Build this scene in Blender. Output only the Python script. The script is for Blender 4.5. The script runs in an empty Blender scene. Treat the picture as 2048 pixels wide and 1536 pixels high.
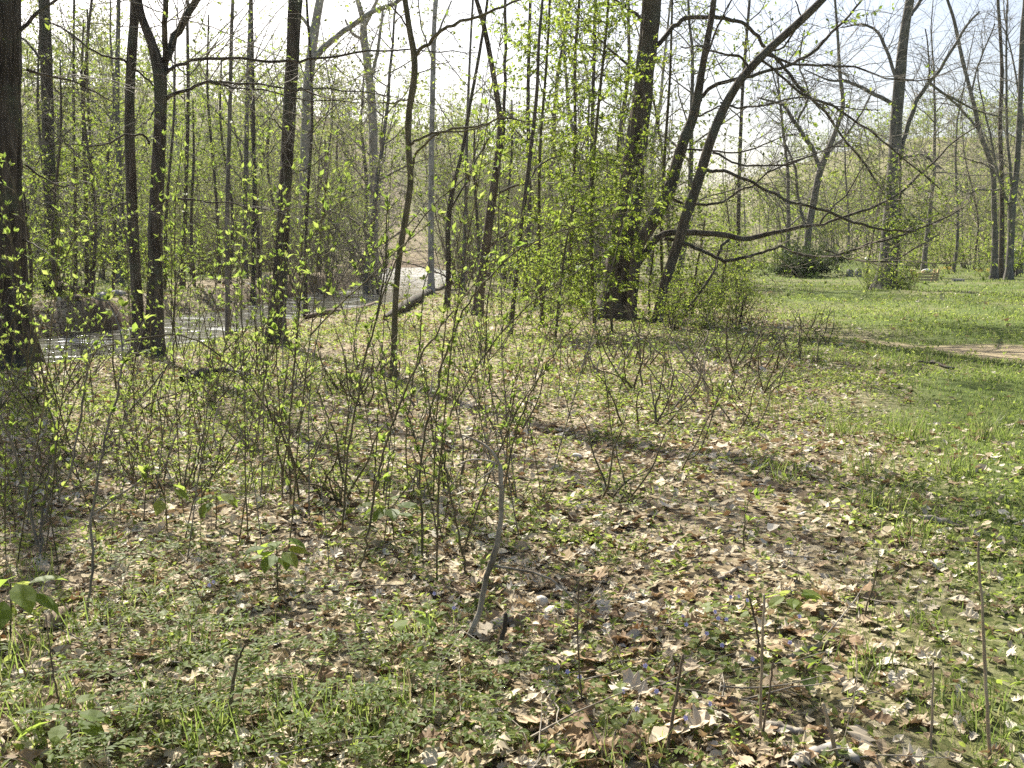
import bpy, math, random
import numpy as np
from mathutils import Matrix, Vector

# ------------------------------------------------------------------ camera, sky, sun, exposure
scn = bpy.context.scene
C = scn.collection
RAD = math.radians
F, PITCH, EYE = 2010.0, RAD(7.88), 1.6
cam_data = bpy.data.cameras.new('camera')
cam_data.sensor_width = 36.0
cam_data.lens = F / 2048 * 36.0
cam_data.clip_start, cam_data.clip_end = 0.05, 3000
cam = bpy.data.objects.new('camera', cam_data)
cam.location = (0, 0, EYE)
cam.rotation_euler = (RAD(90) - PITCH, 0, 0)
C.objects.link(cam)
scn.camera = cam

SUN_AZ, SUN_EL = RAD(-25), RAD(43)         # azimuth from the view direction, minus is towards the creek side
SUN_DIR = np.array([math.sin(SUN_AZ) * math.cos(SUN_EL), math.cos(SUN_AZ) * math.cos(SUN_EL), math.sin(SUN_EL)])
world = bpy.data.worlds.new('World')
scn.world = world
world.use_nodes = True
wn = world.node_tree.nodes
wl = world.node_tree.links
sky = wn.new('ShaderNodeTexSky')
sky.sky_type = 'NISHITA'
sky.sun_disc = False
sky.sun_elevation = SUN_EL
sky.sun_rotation = SUN_AZ
sky.air_density = 0.9
sky.dust_density = 3.5
sky.ozone_density = 1.0
wl.new(sky.outputs[0], wn['Background'].inputs[0])
wn['Background'].inputs[1].default_value = 0.075
sun_data = bpy.data.lights.new('sun', 'SUN')
sun_data.energy = 5.0
sun_data.angle = RAD(0.53)
sun_data.color = (1.0, 0.95, 0.84)
sun = bpy.data.objects.new('sun', sun_data)
sun.rotation_euler = Vector(SUN_DIR).to_track_quat('Z', 'Y').to_euler()
sun.location = (-20, 30, 40)
C.objects.link(sun)
scn.view_settings.view_transform = 'Standard'
scn.view_settings.look = 'None'
scn.view_settings.exposure = 1.4
scn.view_settings.gamma = 1.0
scn.view_settings.use_curve_mapping = False
scn.render.engine = 'CYCLES'
cy = scn.cycles
cy.max_bounces, cy.diffuse_bounces, cy.glossy_bounces, cy.transmission_bounces = 6, 3, 2, 4
cy.caustics_reflective = cy.caustics_refractive = False
cy.use_denoising = False
cy.sample_clamp_indirect = 6.0

# ------------------------------------------------------------------ numbers: pixels to points, noise, ground
RNG = np.random.default_rng(7)
cp, sp = math.cos(PITCH), math.sin(PITCH)


def ray(px, py):
    u, v = (px - 1024.0) / F, -(py - 768.0) / F
    return np.array([u, cp + v * sp, -sp + v * cp])


def at(px, py, d):
    """The point that lies d metres ahead of the camera and shows at that pixel of the photograph."""
    r = ray(px, py)
    return np.array([0, 0, EYE]) + r * (d / r[1])


def to_px(p):
    x, y, z = p[0], p[1], p[2] - EYE
    f = y * cp - z * sp
    return 1024 + F * x / f, 768 - F * (y * sp + z * cp) / f


def _hash(ix, iy, s):
    h = np.sin(ix * 127.1 + iy * 311.7 + s * 74.7) * 43758.5453
    return h - np.floor(h)


def vnoise(x, y, s=0):
    x, y = np.asarray(x, float), np.asarray(y, float)
    ix, iy = np.floor(x), np.floor(y)
    fx, fy = x - ix, y - iy
    fx, fy = fx * fx * (3 - 2 * fx), fy * fy * (3 - 2 * fy)
    a, b = _hash(ix, iy, s), _hash(ix + 1, iy, s)
    c, d = _hash(ix, iy + 1, s), _hash(ix + 1, iy + 1, s)
    return (a * (1 - fx) + b * fx) * (1 - fy) + (c * (1 - fx) + d * fx) * fy


def fbm(x, y, s=0, o=3):
    t, a = 0, 0.5
    for k in range(o):
        t = t + a * vnoise(x * 2 ** k, y * 2 ** k, s + k)
        a *= 0.5
    return t / (1 - 0.5 ** o)


def sstep(a, b, x):
    t = np.clip((x - a) / (b - a), 0, 1)
    return t * t * (3 - 2 * t)


CRK_Y = np.array([-30, 0, 10, 15.7, 19.1, 21.5, 24.2, 28, 34.7, 41, 56, 75, 98, 130, 200, 700])
CRK_X = np.array([-17, -12.5, -10.4, -9.0, -8.2, -7.8, -7.2, -6.7, -6.1, -5.6, -5.3, -7.0, -9.4, -16, -35, -120])
CRK_W = np.array([1.2, 1.2, 1.2, 1.2, 1.25, 1.3, 1.4, 1.5, 1.7, 1.8, 1.9, 2.1, 2.4, 2.5, 2.5, 2.5])
WATER_Z = -0.35
BND_Y = np.array([-20, 2.5, 3.5, 5.3, 7.8, 11.9, 16.9, 29, 80, 120, 700])
BND_X = np.array([.9, 1.15, 1.45, 2.1, 3.0, 4.3, 5.3, 6.6, 17, 30, 300])


def creek_s(x, y):
    return x - np.interp(y, CRK_Y, CRK_X) - 0.35 * np.sin(y * 0.45) - 0.2 * np.sin(y * 1.1 + 2)


def creek_w(y):
    return np.interp(y, CRK_Y, CRK_W)


def meadow(x, y):
    """0 in the wood, 1 out on the grass."""
    b = np.interp(y, BND_Y, BND_X)
    w = 0.55 + 0.05 * np.clip(y, 0, 40)
    n = (fbm(x * 0.5 + 9, y * 0.5, 3) - 0.5) * (0.9 + 0.06 * np.clip(y, 0, 60))
    far = np.where(y > 85, 1 - sstep(85, 110, y), 1.0)
    return sstep(-w, w, x - b + n) * far


def track(x, y):
    """How bare the dirt track is here."""
    # runs from the grass near (7.5, 20) out to (9, 12) and on past the frame
    c = np.interp(x, [5.0, 6.2, 7.2, 9.0, 14.0, 30.0], [18.9, 16.9, 14.9, 13.4, 12.6, 12.2])
    w = np.interp(x, [5.2, 6.4, 8.0, 14.0], [0.1, 1.6, 2.8, 3.2])
    n = (fbm(x * 0.9, y * 0.9, 21) - 0.5) * 2.6
    return (1 - sstep(w * 0.55, w, np.abs(y - c + n))) * sstep(4.9, 6.2, x)


def ground_z(x, y):
    x, y = np.asarray(x, float), np.asarray(y, float)
    z = (fbm(x * 0.35, y * 0.35, 11) - 0.5) * 0.22 * sstep(1, 8, np.hypot(x, y))
    z = z + (fbm(x * 1.7, y * 1.7, 5) - 0.5) * 0.06
    s, w = creek_s(x, y), creek_w(y)
    left = s < 0
    s = s + (fbm(x * .55, y * .55, 91) - .5) * 1.6
    near = sstep(w + 3.2, w - 2.0, s) * ~left
    far_cut = sstep(-w - 1.0 - 1.4 * vnoise(x * .3, y * .3, 94), -w + 0.1, s) * left
    bank = np.where(left, (1 - far_cut) * (.08 + .4 * fbm(x * .3, y * .3, 93)) * sstep(-14, -w, s), 0)
    run = 1 - sstep(92, 112, y)
    far_cut, near = far_cut * run, near * run
    bed = np.maximum(near, far_cut)
    z = z * (1 - bed) + bank + bed * -0.72
    # left side rises to a wooded ridge, right side to lower hills behind the meadow
    z = z + 15 * sstep(75, 190, y) * sstep(18, -25, x)
    z = z + 9 * sstep(95, 200, y)
    z = z + 12 * sstep(80, 145, y) * sstep(36, 72, x)
    z = z + 6 * sstep(-22, -70, x) * sstep(15, 60, y)
    z = z + 0.95 * np.exp(-((x - 20.6) / 2.2) ** 2 - ((y - 64) / 2.4) ** 2)
    return z


def gz(x, y):
    return float(ground_z(x, y))


def ground_at(px, py):
    z = 0.0
    for _ in range(6):
        r = ray(px, py)
        t = (z - EYE) / r[2] if r[2] < -1e-4 else 60
        p = np.array([0, 0, EYE]) + r * t
        z = 0.5 * z + 0.5 * gz(p[0], p[1])
    p[2] = gz(p[0], p[1])
    return p


# ------------------------------------------------------------------ mesh builders
class MB:
    """Collects vertices, triangles and quads and links them as one mesh."""

    def __init__(self):
        self.v, self.t, self.q, self.n = [], [], [], 0

    def add(self, v, tris=None, quads=None):
        v = np.asarray(v, np.float32).reshape(-1, 3)
        if tris is not None and len(tris):
            self.t.append(np.asarray(tris, np.int32).reshape(-1, 3) + self.n)
        if quads is not None and len(quads):
            self.q.append(np.asarray(quads, np.int32).reshape(-1, 4) + self.n)
        self.v.append(v)
        self.n += len(v)

    def mesh(self, name, mat, smooth=True):
        v = np.concatenate(self.v) if self.v else np.zeros((0, 3), np.float32)
        t = np.concatenate(self.t) if self.t else np.zeros((0, 3), np.int32)
        q = np.concatenate(self.q) if self.q else np.zeros((0, 4), np.int32)
        me = bpy.data.meshes.new(name)
        me.vertices.add(len(v))
        me.vertices.foreach_set('co', v.ravel())
        me.loops.add(len(t) * 3 + len(q) * 4)
        me.loops.foreach_set('vertex_index', np.concatenate([t.ravel(), q.ravel()]).astype(np.int32))
        me.polygons.add(len(t) + len(q))
        st = np.concatenate([np.arange(len(t)) * 3, len(t) * 3 + np.arange(len(q)) * 4]).astype(np.int32)
        me.polygons.foreach_set('loop_start', st)
        me.polygons.foreach_set('use_smooth', np.full(len(t) + len(q), smooth))
        me.update(calc_edges=True)
        if mat:
            me.materials.append(mat)
        return me

    def obj(self, name, mat, parent=None, smooth=True, kind=None):
        o = bpy.data.objects.new(name, self.mesh(name, mat, smooth))
        C.objects.link(o)
        o.parent = parent
        if kind:
            o['kind'] = kind
        return o


def unit(a):
    return a / np.maximum(np.linalg.norm(a, axis=-1, keepdims=True), 1e-9)


def tubes(mb, paths, sides):
    """paths: list of (points Nx3, radii N). Closed at the far end by a tip vertex."""
    groups = {}
    for p, r in paths:
        groups.setdefault(len(p), []).append((p, r))
    for n, g in groups.items():
        P = np.stack([a for a, _ in g]).astype(float)
        R = np.stack([b for _, b in g]).astype(float)
        B = len(P)
        T = np.empty_like(P)
        T[:, 1:-1] = P[:, 2:] - P[:, :-2]
        T[:, 0], T[:, -1] = P[:, 1] - P[:, 0], P[:, -1] - P[:, -2]
        T = unit(T)
        mean = unit(P[:, -1] - P[:, 0])
        ref = np.where(np.abs(mean[:, 2:3]) > 0.8, np.array([[1.0, 0, 0]]), np.array([[0, 0, 1.0]]))
        U = unit(np.cross(T, ref[:, None, :]))
        V = np.cross(T, U)
        a = np.arange(sides) * 2 * math.pi / sides
        ring = (U[:, :, None] * np.cos(a)[None, None, :, None] + V[:, :, None] * np.sin(a)[None, None, :, None])
        X = P[:, :, None] + ring * R[:, :, None, None]
        tip = P[:, -1] + T[:, -1] * R[:, -1:] * 1.2
        X = np.concatenate([X.reshape(B, n * sides, 3), tip[:, None]], 1)
        i, k = np.meshgrid(np.arange(n - 1), np.arange(sides), indexing='ij')
        k2 = (k + 1) % sides
        q = np.stack([i * sides + k, i * sides + k2, (i + 1) * sides + k2, (i + 1) * sides + k], -1).reshape(-1, 4)
        kk = np.arange(sides)
        t = np.stack([(n - 1) * sides + kk, (n - 1) * sides + (kk + 1) % sides, np.full(sides, n * sides)], -1)
        off = (np.arange(B) * (n * sides + 1))[:, None, None]
        mb.add(X.reshape(-1, 3), (t[None] + off).reshape(-1, 3), (q[None] + off).reshape(-1, 4))


def frames(d, up, roll=None):
    """Rotation matrices whose y axis follows d and whose z axis is as near up as it can be."""
    y = unit(np.asarray(d, float))
    x = unit(np.cross(y, up))
    z = np.cross(x, y)
    if roll is not None:
        c, s = np.cos(roll)[:, None], np.sin(roll)[:, None]
        x, z = x * c + z * s, z * c - x * s
    return np.stack([x, y, z], -1)


def stamp(mb, tmpl, pos, rot, scale):
    V, Fc = tmpl
    pos = np.asarray(pos, float)
    N = len(pos)
    if N == 0:
        return
    scale = np.asarray(scale, float)
    if scale.ndim == 0:
        scale = np.full(N, float(scale))
    S = scale[:, None, None] if scale.ndim == 1 else scale[:, None, :]
    X = np.einsum('nij,nvj->nvi', rot, V[None] * S) + pos[:, None]
    Fc = np.asarray(Fc)
    f = (Fc[None] + (np.arange(N) * len(V))[:, None, None]).reshape(-1, Fc.shape[1])
    mb.add(X.reshape(-1, 3), f if Fc.shape[1] == 3 else None, f if Fc.shape[1] == 4 else None)


# leaf templates: y along the leaf (length 1), x across, z up
LEAF = (np.array([[0, 0, 0], [-.24, .45, .07], [.24, .45, .07], [0, 1, -.04]]), [[0, 3, 1], [0, 2, 3]])
LEAF_FINE = (np.array([[0, 0, 0], [-.2, .28, .06], [.2, .28, .06], [0, .33, .0], [-.22, .58, .06], [.22, .58, .06], [0, .64, -.01], [0, 1, -.09]]),
             [[0, 3, 1], [0, 2, 3], [1, 3, 4], [3, 6, 4], [3, 2, 5], [3, 5, 6], [4, 6, 7], [6, 5, 7]])
BLADE = (np.array([[-.5, 0, 0], [.5, 0, 0], [-.36, .55, .10], [.36, .55, .10], [0, 1, .34]]), [[0, 1, 3], [0, 3, 2], [2, 3, 4]])
BIG_LEAF = (np.array([[0, 0, 0], [-.26, .25, .05], [.26, .25, .05], [0, .3, 0], [-.32, .5, .04], [.32, .5, .04], [0, .55, -.03],
                      [-.18, .8, 0], [.18, .8, 0], [0, .82, -.08], [0, 1, -.16]]),
            [[0, 3, 1], [0, 2, 3], [1, 3, 4], [3, 6, 4], [3, 2, 5], [3, 5, 6], [4, 6, 7], [6, 9, 7], [6, 5, 8], [6, 8, 9], [7, 9, 10], [9, 8, 10]])


def lobed_leaf(seed, kind='oak', curl=1.0):
    """A dry fallen leaf: lobed outline round a midrib, curled."""
    r = np.random.default_rng(seed)
    if kind == 'oak':
        ys = np.array([.12, .22, .32, .42, .52, .62, .72, .82, .92])
        ws = np.array([.07, .20, .10, .30, .13, .34, .14, .22, .09]) * r.uniform(.85, 1.15, 9)
    elif kind == 'maple':
        ys = np.array([.05, .12, .30, .38, .50, .62, .70, .80, .9])
        ws = np.array([.10, .32, .16, .48, .20, .40, .13, .17, .06]) * r.uniform(.9, 1.1, 9)
    else:
        ys = np.array([.1, .2, .3, .4, .5, .6, .7, .8, .9])
        ws = np.array([.10, .18, .24, .27, .27, .24, .19, .13, .06]) * r.uniform(.95, 1.05, 9)
    n = len(ys)
    V = [[0, 0, 0]]
    for k in range(n):
        V += [[-ws[k], ys[k] + (.05 if ws[k] > .2 else 0), 0], [0, ys[k], 0], [ws[k] * r.uniform(.9, 1.1), ys[k] + (.05 if ws[k] > .2 else 0), 0]]
    V += [[0, 1, 0]]
    V = np.array(V, float)
    a, b, c = r.uniform(-.9, 1.4) * curl, r.uniform(-.5, .8) * curl, r.uniform(-.4, .4) * curl
    V[:, 2] = a * V[:, 0] ** 2 * 1.6 + b * (V[:, 1] - .5) ** 2 + c * V[:, 0] * (V[:, 1] - .3) + .03 * r.standard_normal(len(V)) * curl
    V[:, 0] *= 1 - .18 * abs(a) * np.abs(V[:, 0])
    V[:, 1] -= .5
    Fc = [[0, 2, 1], [0, 3, 2]]
    for k in range(n - 1):
        i, j = 1 + 3 * k, 4 + 3 * k
        Fc += [[i, i + 1, j], [i + 1, j + 1, j], [i + 1, i + 2, j + 1], [i + 2, j + 2, j + 1]]
    i = 1 + 3 * (n - 1)
    Fc += [[i, i + 1, len(V) - 1], [i + 1, i + 2, len(V) - 1]]
    return V, Fc


def rough_leaf(seed):
    r = np.random.default_rng(seed)
    V = np.array([[0, -.5, 0], [-.3, -.15, 0], [.3, -.1, 0], [0, -.05, 0], [-.26, .2, 0], [.27, .22, 0], [0, .5, 0]], float)
    V[:, :2] += r.normal(0, .05, (7, 2))
    V[:, 2] = r.uniform(-.6, 1.6) * V[:, 0] ** 2 + r.uniform(-.3, .6) * V[:, 1] ** 2 + r.normal(0, .035, 7)
    return V, [[0, 3, 1], [0, 2, 3], [1, 3, 4], [3, 2, 5], [3, 6, 4], [3, 5, 6]]


# ------------------------------------------------------------------ materials
def nodes_of(name):
    m = bpy.data.materials.new(name)
    m.use_nodes = True
    n, l = m.node_tree.nodes, m.node_tree.links
    return m, n, l, n['Principled BSDF'], n['Material Output']


def ramp(n, stops):
    r = n.new('ShaderNodeValToRGB')
    e = r.color_ramp.elements
    while len(e) < len(stops):
        e.new(0.5)
    for k, (p, c) in enumerate(stops):
        e[k].position = p
        e[k].color = (*c, 1)
    return r


def noise(n, l, scale, coord, detail=4, rough=0.6):
    t = n.new('ShaderNodeTexNoise')
    t.inputs['Scale'].default_value = scale
    t.inputs['Detail'].default_value = detail
    t.inputs['Roughness'].default_value = rough
    l.new(coord, t.inputs['Vector'])
    return t


def bark_mat(name, dark, mid, light, scale=9.0, stretch=0.22, bump=0.6, patch=None, dist=0.02):
    m, n, l, b, o = nodes_of(name)
    tc = n.new('ShaderNodeTexCoord')
    mp = n.new('ShaderNodeMapping')
    mp.inputs['Scale'].default_value = (1, 1, stretch)
    l.new(tc.outputs['Object'], mp.inputs['Vector'])
    t = noise(n, l, scale, mp.outputs[0], 6, 0.65)
    r = ramp(n, [(0.32, dark), (0.5, mid), (0.68, light)])
    l.new(t.outputs['Fac'], r.inputs[0])
    col = r.outputs[0]
    if patch:
        t2 = noise(n, l, 2.3, tc.outputs['Object'], 5, 0.7)
        r2 = ramp(n, [(0.5, (0, 0, 0)), (0.62, (1, 1, 1))])
        l.new(t2.outputs['Fac'], r2.inputs[0])
        mx = n.new('ShaderNodeMixRGB')
        l.new(r2.outputs[0], mx.inputs[0])
        l.new(col, mx.inputs[1])
        mx.inputs[2].default_value = (*patch, 1)
        col = mx.outputs[0]
    l.new(col, b.inputs['Base Color'])
    b.inputs['Roughness'].default_value = 0.85
    b.inputs['Specular IOR Level'].default_value = 0.25
    bp = n.new('ShaderNodeBump')
    bp.inputs['Strength'].default_value = bump
    bp.inputs['Distance'].default_value = dist
    l.new(t.outputs['Fac'], bp.inputs['Height'])
    l.new(bp.outputs[0], b.inputs['Normal'])
    return m


def leaf_mat(name, stops, trans, mix=0.5, gloss=0.55, per='island'):
    """Thin leaf: reflects one colour, lets another through; each leaf takes its own shade."""
    m, n, l, b, o = nodes_of(name)
    if per == 'island':
        rnd = n.new('ShaderNodeNewGeometry').outputs['Random Per Island']
    else:
        rnd = n.new('ShaderNodeObjectInfo').outputs['Random']
    r = ramp(n, stops)
    l.new(rnd, r.inputs[0])
    r2 = ramp(n, [(stops[k][0], trans[k]) for k in range(len(stops))])
    l.new(rnd, r2.inputs[0])
    l.new(r.outputs[0], b.inputs['Base Color'])
    b.inputs['Roughness'].default_value = gloss
    b.inputs['Specular IOR Level'].default_value = 0.2
    t = n.new('ShaderNodeBsdfTranslucent')
    l.new(r2.outputs[0], t.inputs['Color'])
    mx = n.new('ShaderNodeMixShader')
    mx.inputs[0].default_value = mix
    l.new(b.outputs[0], mx.inputs[1])
    l.new(t.outputs[0], mx.inputs[2])
    l.new(mx.outputs[0], o.inputs['Surface'])
    return m


def plain_mat(name, c1, c2, scale=8, rough=0.8, bump=0.2):
    m, n, l, b, o = nodes_of(name)
    tc = n.new('ShaderNodeTexCoord')
    t = noise(n, l, scale, tc.outputs['Object'], 5)
    r = ramp(n, [(0.35, c1), (0.65, c2)])
    l.new(t.outputs['Fac'], r.inputs[0])
    l.new(r.outputs[0], b.inputs['Base Color'])
    b.inputs['Roughness'].default_value = rough
    bp = n.new('ShaderNodeBump')
    bp.inputs['Strength'].default_value = bump
    bp.inputs['Distance'].default_value = 0.01
    l.new(t.outputs['Fac'], bp.inputs['Height'])
    l.new(bp.outputs[0], b.inputs['Normal'])
    return m


M = {}
M['bark_dark'] = bark_mat('dark_fissured_bark', (.022, .017, .012), (.07, .056, .042), (.16, .135, .105), 12, .13, 1.0, (.085, .09, .06), .04)
M['bark_brown'] = bark_mat('brown_bark', (.035, .026, .018), (.10, .078, .056), (.19, .155, .118), 11, .18, .7, (.11, .105, .08), .025)
M['bark_grey'] = bark_mat('grey_bark', (.07, .062, .052), (.16, .145, .125), (.27, .25, .22), 8, .3, .5, (.12, .115, .09))
M['bark_pale'] = bark_mat('pale_bark', (.22, .20, .17), (.40, .37, .32), (.56, .53, .47), 3, .5, .2, (.20, .18, .14))
M['twig_grey'] = bark_mat('grey_twig', (.11, .098, .08), (.20, .18, .15), (.30, .275, .235), 6, 1, .1)
M['twig_tan'] = bark_mat('tan_twig', (.14, .115, .085), (.23, .195, .15), (.33, .29, .23), 6, 1, .1)
M['twig_dark'] = bark_mat('dark_twig', (.03, .024, .017), (.06, .05, .037), (.11, .093, .07), 6, 1, .1)
M['stem_olive'] = bark_mat('olive_stem', (.06, .054, .028), (.12, .10, .055), (.19, .16, .095), 20, .3, .2)
M['stem_grey'] = bark_mat('grey_sapling_stem', (.10, .09, .07), (.18, .16, .125), (.27, .245, .20), 20, .3, .2)
M['stalk'] = bark_mat('dry_stalk', (.20, .15, .10), (.34, .27, .18), (.46, .39, .29), 24, .2, .2)
M['dead_wood'] = bark_mat('weathered_wood', (.12, .10, .075), (.27, .235, .185), (.42, .385, .32), 18, .2, .5, (.10, .085, .06))
M['log_brown'] = bark_mat('log_bark', (.05, .035, .022), (.13, .095, .062), (.24, .185, .125), 12, .5, .7)
G = lambda *a: a
M['leaf_bright'] = leaf_mat('bright_new_leaf', [(0, (.075, .115, .018)), (.5, (.105, .155, .022)), (1, (.14, .18, .035))],
                            [(.24, .35, .04), (.35, .46, .055), (.46, .52, .10)], .52)
M['leaf_sapling'] = leaf_mat('sapling_leaf', [(0, (.06, .10, .018)), (.6, (.09, .135, .025)), (1, (.12, .16, .04))],
                             [(.22, .33, .06), (.34, .44, .08), (.46, .52, .14)], .5)
M['leaf_mid'] = leaf_mat('spring_leaf', [(0, (.05, .075, .018)), (.5, (.075, .105, .024)), (1, (.11, .13, .04))],
                         [(.18, .27, .035), (.28, .38, .05), (.38, .43, .10)], .5)
M['leaf_dark'] = leaf_mat('dark_evergreen_leaf', [(0, (.02, .034, .011)), (1, (.045, .068, .02))], [(.05, .09, .012), (.09, .14, .022)], .3)
M['leaf_pale'] = leaf_mat('pale_far_leaf', [(0, (.07, .085, .03)), (.5, (.10, .115, .04)), (1, (.13, .13, .06))],
                          [(.17, .22, .05), (.24, .28, .07), (.32, .32, .12)], .45)
M['herb'] = leaf_mat('ground_herb', [(0, (.07, .10, .027)), (.5, (.115, .15, .04)), (1, (.17, .19, .075))],
                     [(.24, .34, .05), (.38, .47, .08), (.48, .54, .16)], .45)
M['grass'] = leaf_mat('meadow_grass', [(0, (.07, .098, .028)), (.5, (.10, .135, .042)), (.82, (.15, .17, .07)), (1, (.36, .31, .2))],
                      [(.20, .29, .055), (.28, .38, .08), (.38, .44, .13), (.3, .25, .14)], .45, .4)
M['litter'] = leaf_mat('dry_fallen_leaf', [(0, (.12, .08, .045)), (.2, (.26, .195, .115)), (.45, (.46, .38, .25)), (.8, (.57, .50, .365)), (1, (.66, .61, .50))],
                       [(.2, .1, .04), (.3, .18, .09), (.36, .24, .12), (.4, .28, .16), (.42, .32, .2)], .18, .7)
M['litter_one'] = leaf_mat('single_fallen_leaf', [(0, (.16, .10, .05)), (.25, (.30, .20, .11)), (.6, (.43, .33, .20)), (1, (.54, .46, .33))],
                           [(.2, .1, .04), (.3, .18, .09), (.36, .24, .12), (.4, .28, .16)], .18, .65, 'object')
M['violet'] = leaf_mat('violet_petal', [(0, (.36, .33, .58)), (1, (.55, .52, .74))], [(.4, .38, .6), (.55, .5, .75)], .3, .6)
M['stone_grey'] = plain_mat('grey_stone', (.22, .21, .19), (.36, .34, .31), 6, .85, .4)
M['stone_pale'] = plain_mat('pale_stone', (.5, .46, .38), (.66, .61, .52), 9, .8, .3)
M['white_paint'] = plain_mat('white_paint', (.72, .72, .70), (.8, .8, .78), 4, .5, .05)
M['yellow_wood'] = plain_mat('new_yellow_wood', (.46, .33, .15), (.60, .46, .24), 14, .7, .15)
M['glass_dark'] = plain_mat('dark_window', (.02, .022, .025), (.03, .033, .036), 4, .1, 0)
M['rubber'] = plain_mat('black_rubber', (.012, .012, .012), (.02, .02, .02), 9, .8, .1)
M['flower_yellow'] = plain_mat('yellow_petal', (.7, .5, .03), (.8, .62, .06), 9, .6, 0)


def ground_mat():
    m, n, l, b, o = nodes_of('forest_floor_and_meadow')
    geo = n.new('ShaderNodeNewGeometry')
    pos = geo.outputs['Position']

    def attr(name):
        a = n.new('ShaderNodeAttribute')
        a.attribute_name = name
        return a.outputs['Fac']

    def mix(fac, c1, c2):
        x = n.new('ShaderNodeMixRGB')
        l.new(fac, x.inputs[0])
        for i, c in ((1, c1), (2, c2)):
            if isinstance(c, tuple):
                x.inputs[i].default_value = (*c, 1)
            else:
                l.new(c, x.inputs[i])
        return x.outputs[0]
    # litter: cells of dry leaf over dark mould
    vo = n.new('ShaderNodeTexVoronoi')
    vo.inputs['Scale'].default_value = 24
    l.new(pos, vo.inputs['Vector'])
    sep = n.new('ShaderNodeSeparateColor')
    l.new(vo.outputs['Color'], sep.inputs[0])
    lit = ramp(n, [(0, (.05, .038, .023)), (.35, (.15, .115, .068)), (.7, (.30, .245, .155)), (1, (.44, .375, .26))])
    l.new(sep.outputs[0], lit.inputs[0])
    fine = noise(n, l, 30, pos, 6, .7)
    gn = noise(n, l, 5, pos, 12, .85)
    grs = ramp(n, [(.3, (.055, .08, .018)), (.5, (.085, .118, .026)), (.62, (.12, .14, .04)), (.74, (.22, .19, .10))])
    l.new(gn.outputs['Fac'], grs.inputs[0])
    soil = ramp(n, [(.35, (.21, .16, .095)), (.6, (.36, .29, .185)), (.75, (.46, .385, .26))])
    l.new(fine.outputs['Fac'], soil.inputs[0])
    mud = ramp(n, [(.35, (.045, .03, .018)), (.6, (.13, .085, .05)), (.8, (.24, .165, .10))])
    l.new(fine.outputs['Fac'], mud.inputs[0])
    col = mix(attr('green'), lit.outputs[0], grs.outputs[0])
    col = mix(attr('bare'), col, soil.outputs[0])
    col = mix(attr('bank'), col, mud.outputs[0])
    l.new(col, b.inputs['Base Color'])
    b.inputs['Roughness'].default_value = .95
    b.inputs['Specular IOR Level'].default_value = .15
    bp = n.new('ShaderNodeBump')
    bp.inputs['Strength'].default_value = .7
    bp.inputs['Distance'].default_value = .03
    l.new(fine.outputs['Fac'], bp.inputs['Height'])
    l.new(bp.outputs[0], b.inputs['Normal'])
    return m


def water_mat():
    m, n, l, b, o = nodes_of('creek_water')
    geo = n.new('ShaderNodeNewGeometry')
    t = noise(n, l, 2.2, geo.outputs['Position'], 3, .5)
    t2 = noise(n, l, 6, geo.outputs['Position'], 3, .6)
    ad = n.new('ShaderNodeMath')
    ad.operation = 'MULTIPLY_ADD'
    l.new(t2.outputs['Fac'], ad.inputs[0])
    ad.inputs[1].default_value = .18
    l.new(t.outputs['Fac'], ad.inputs[2])
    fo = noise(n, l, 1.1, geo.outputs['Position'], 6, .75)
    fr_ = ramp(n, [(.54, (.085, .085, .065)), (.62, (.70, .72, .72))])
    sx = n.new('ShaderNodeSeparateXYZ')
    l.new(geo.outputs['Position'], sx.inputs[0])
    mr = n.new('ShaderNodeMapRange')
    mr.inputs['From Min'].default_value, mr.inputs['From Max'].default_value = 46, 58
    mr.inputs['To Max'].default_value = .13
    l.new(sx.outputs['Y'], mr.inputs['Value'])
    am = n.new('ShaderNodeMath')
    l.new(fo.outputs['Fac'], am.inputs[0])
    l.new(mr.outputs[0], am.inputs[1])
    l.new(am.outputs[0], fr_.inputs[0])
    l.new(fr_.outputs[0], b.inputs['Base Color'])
    b.inputs['Roughness'].default_value = .1
    b.inputs['IOR'].default_value = 1.33
    b.inputs['Specular IOR Level'].default_value = .8
    bp = n.new('ShaderNodeBump')
    bp.inputs['Strength'].default_value = .8
    bp.inputs['Distance'].default_value = .14
    l.new(ad.outputs[0], bp.inputs['Height'])
    l.new(bp.outputs[0], b.inputs['Normal'])
    return m


# ------------------------------------------------------------------ tagging
def tag(o, label=None, cat=None, group=None, kind=None):
    if label:
        o['label'] = label
    if cat:
        o['category'] = cat
    if group:
        o['group'] = group
    if kind:
        o['kind'] = kind
    return o


def thing(name, loc, label, cat, group=None, rz=0.0, sc=1.0):
    o = bpy.data.objects.new(name, None)
    o.empty_display_size = 0.2
    C.objects.link(o)
    o.location = [float(a) for a in loc]
    o.rotation_euler = (0, 0, rz)
    o.scale = (sc, sc, sc)
    return tag(o, label, cat, group)


def copy_tree(o):
    c = o.copy()
    C.objects.link(c)
    for ch in o.children:
        d = ch.copy()
        C.objects.link(d)
        d.parent = c
        for g in ch.children:
            e = g.copy()
            C.objects.link(e)
            e.parent = d
    return c


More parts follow.
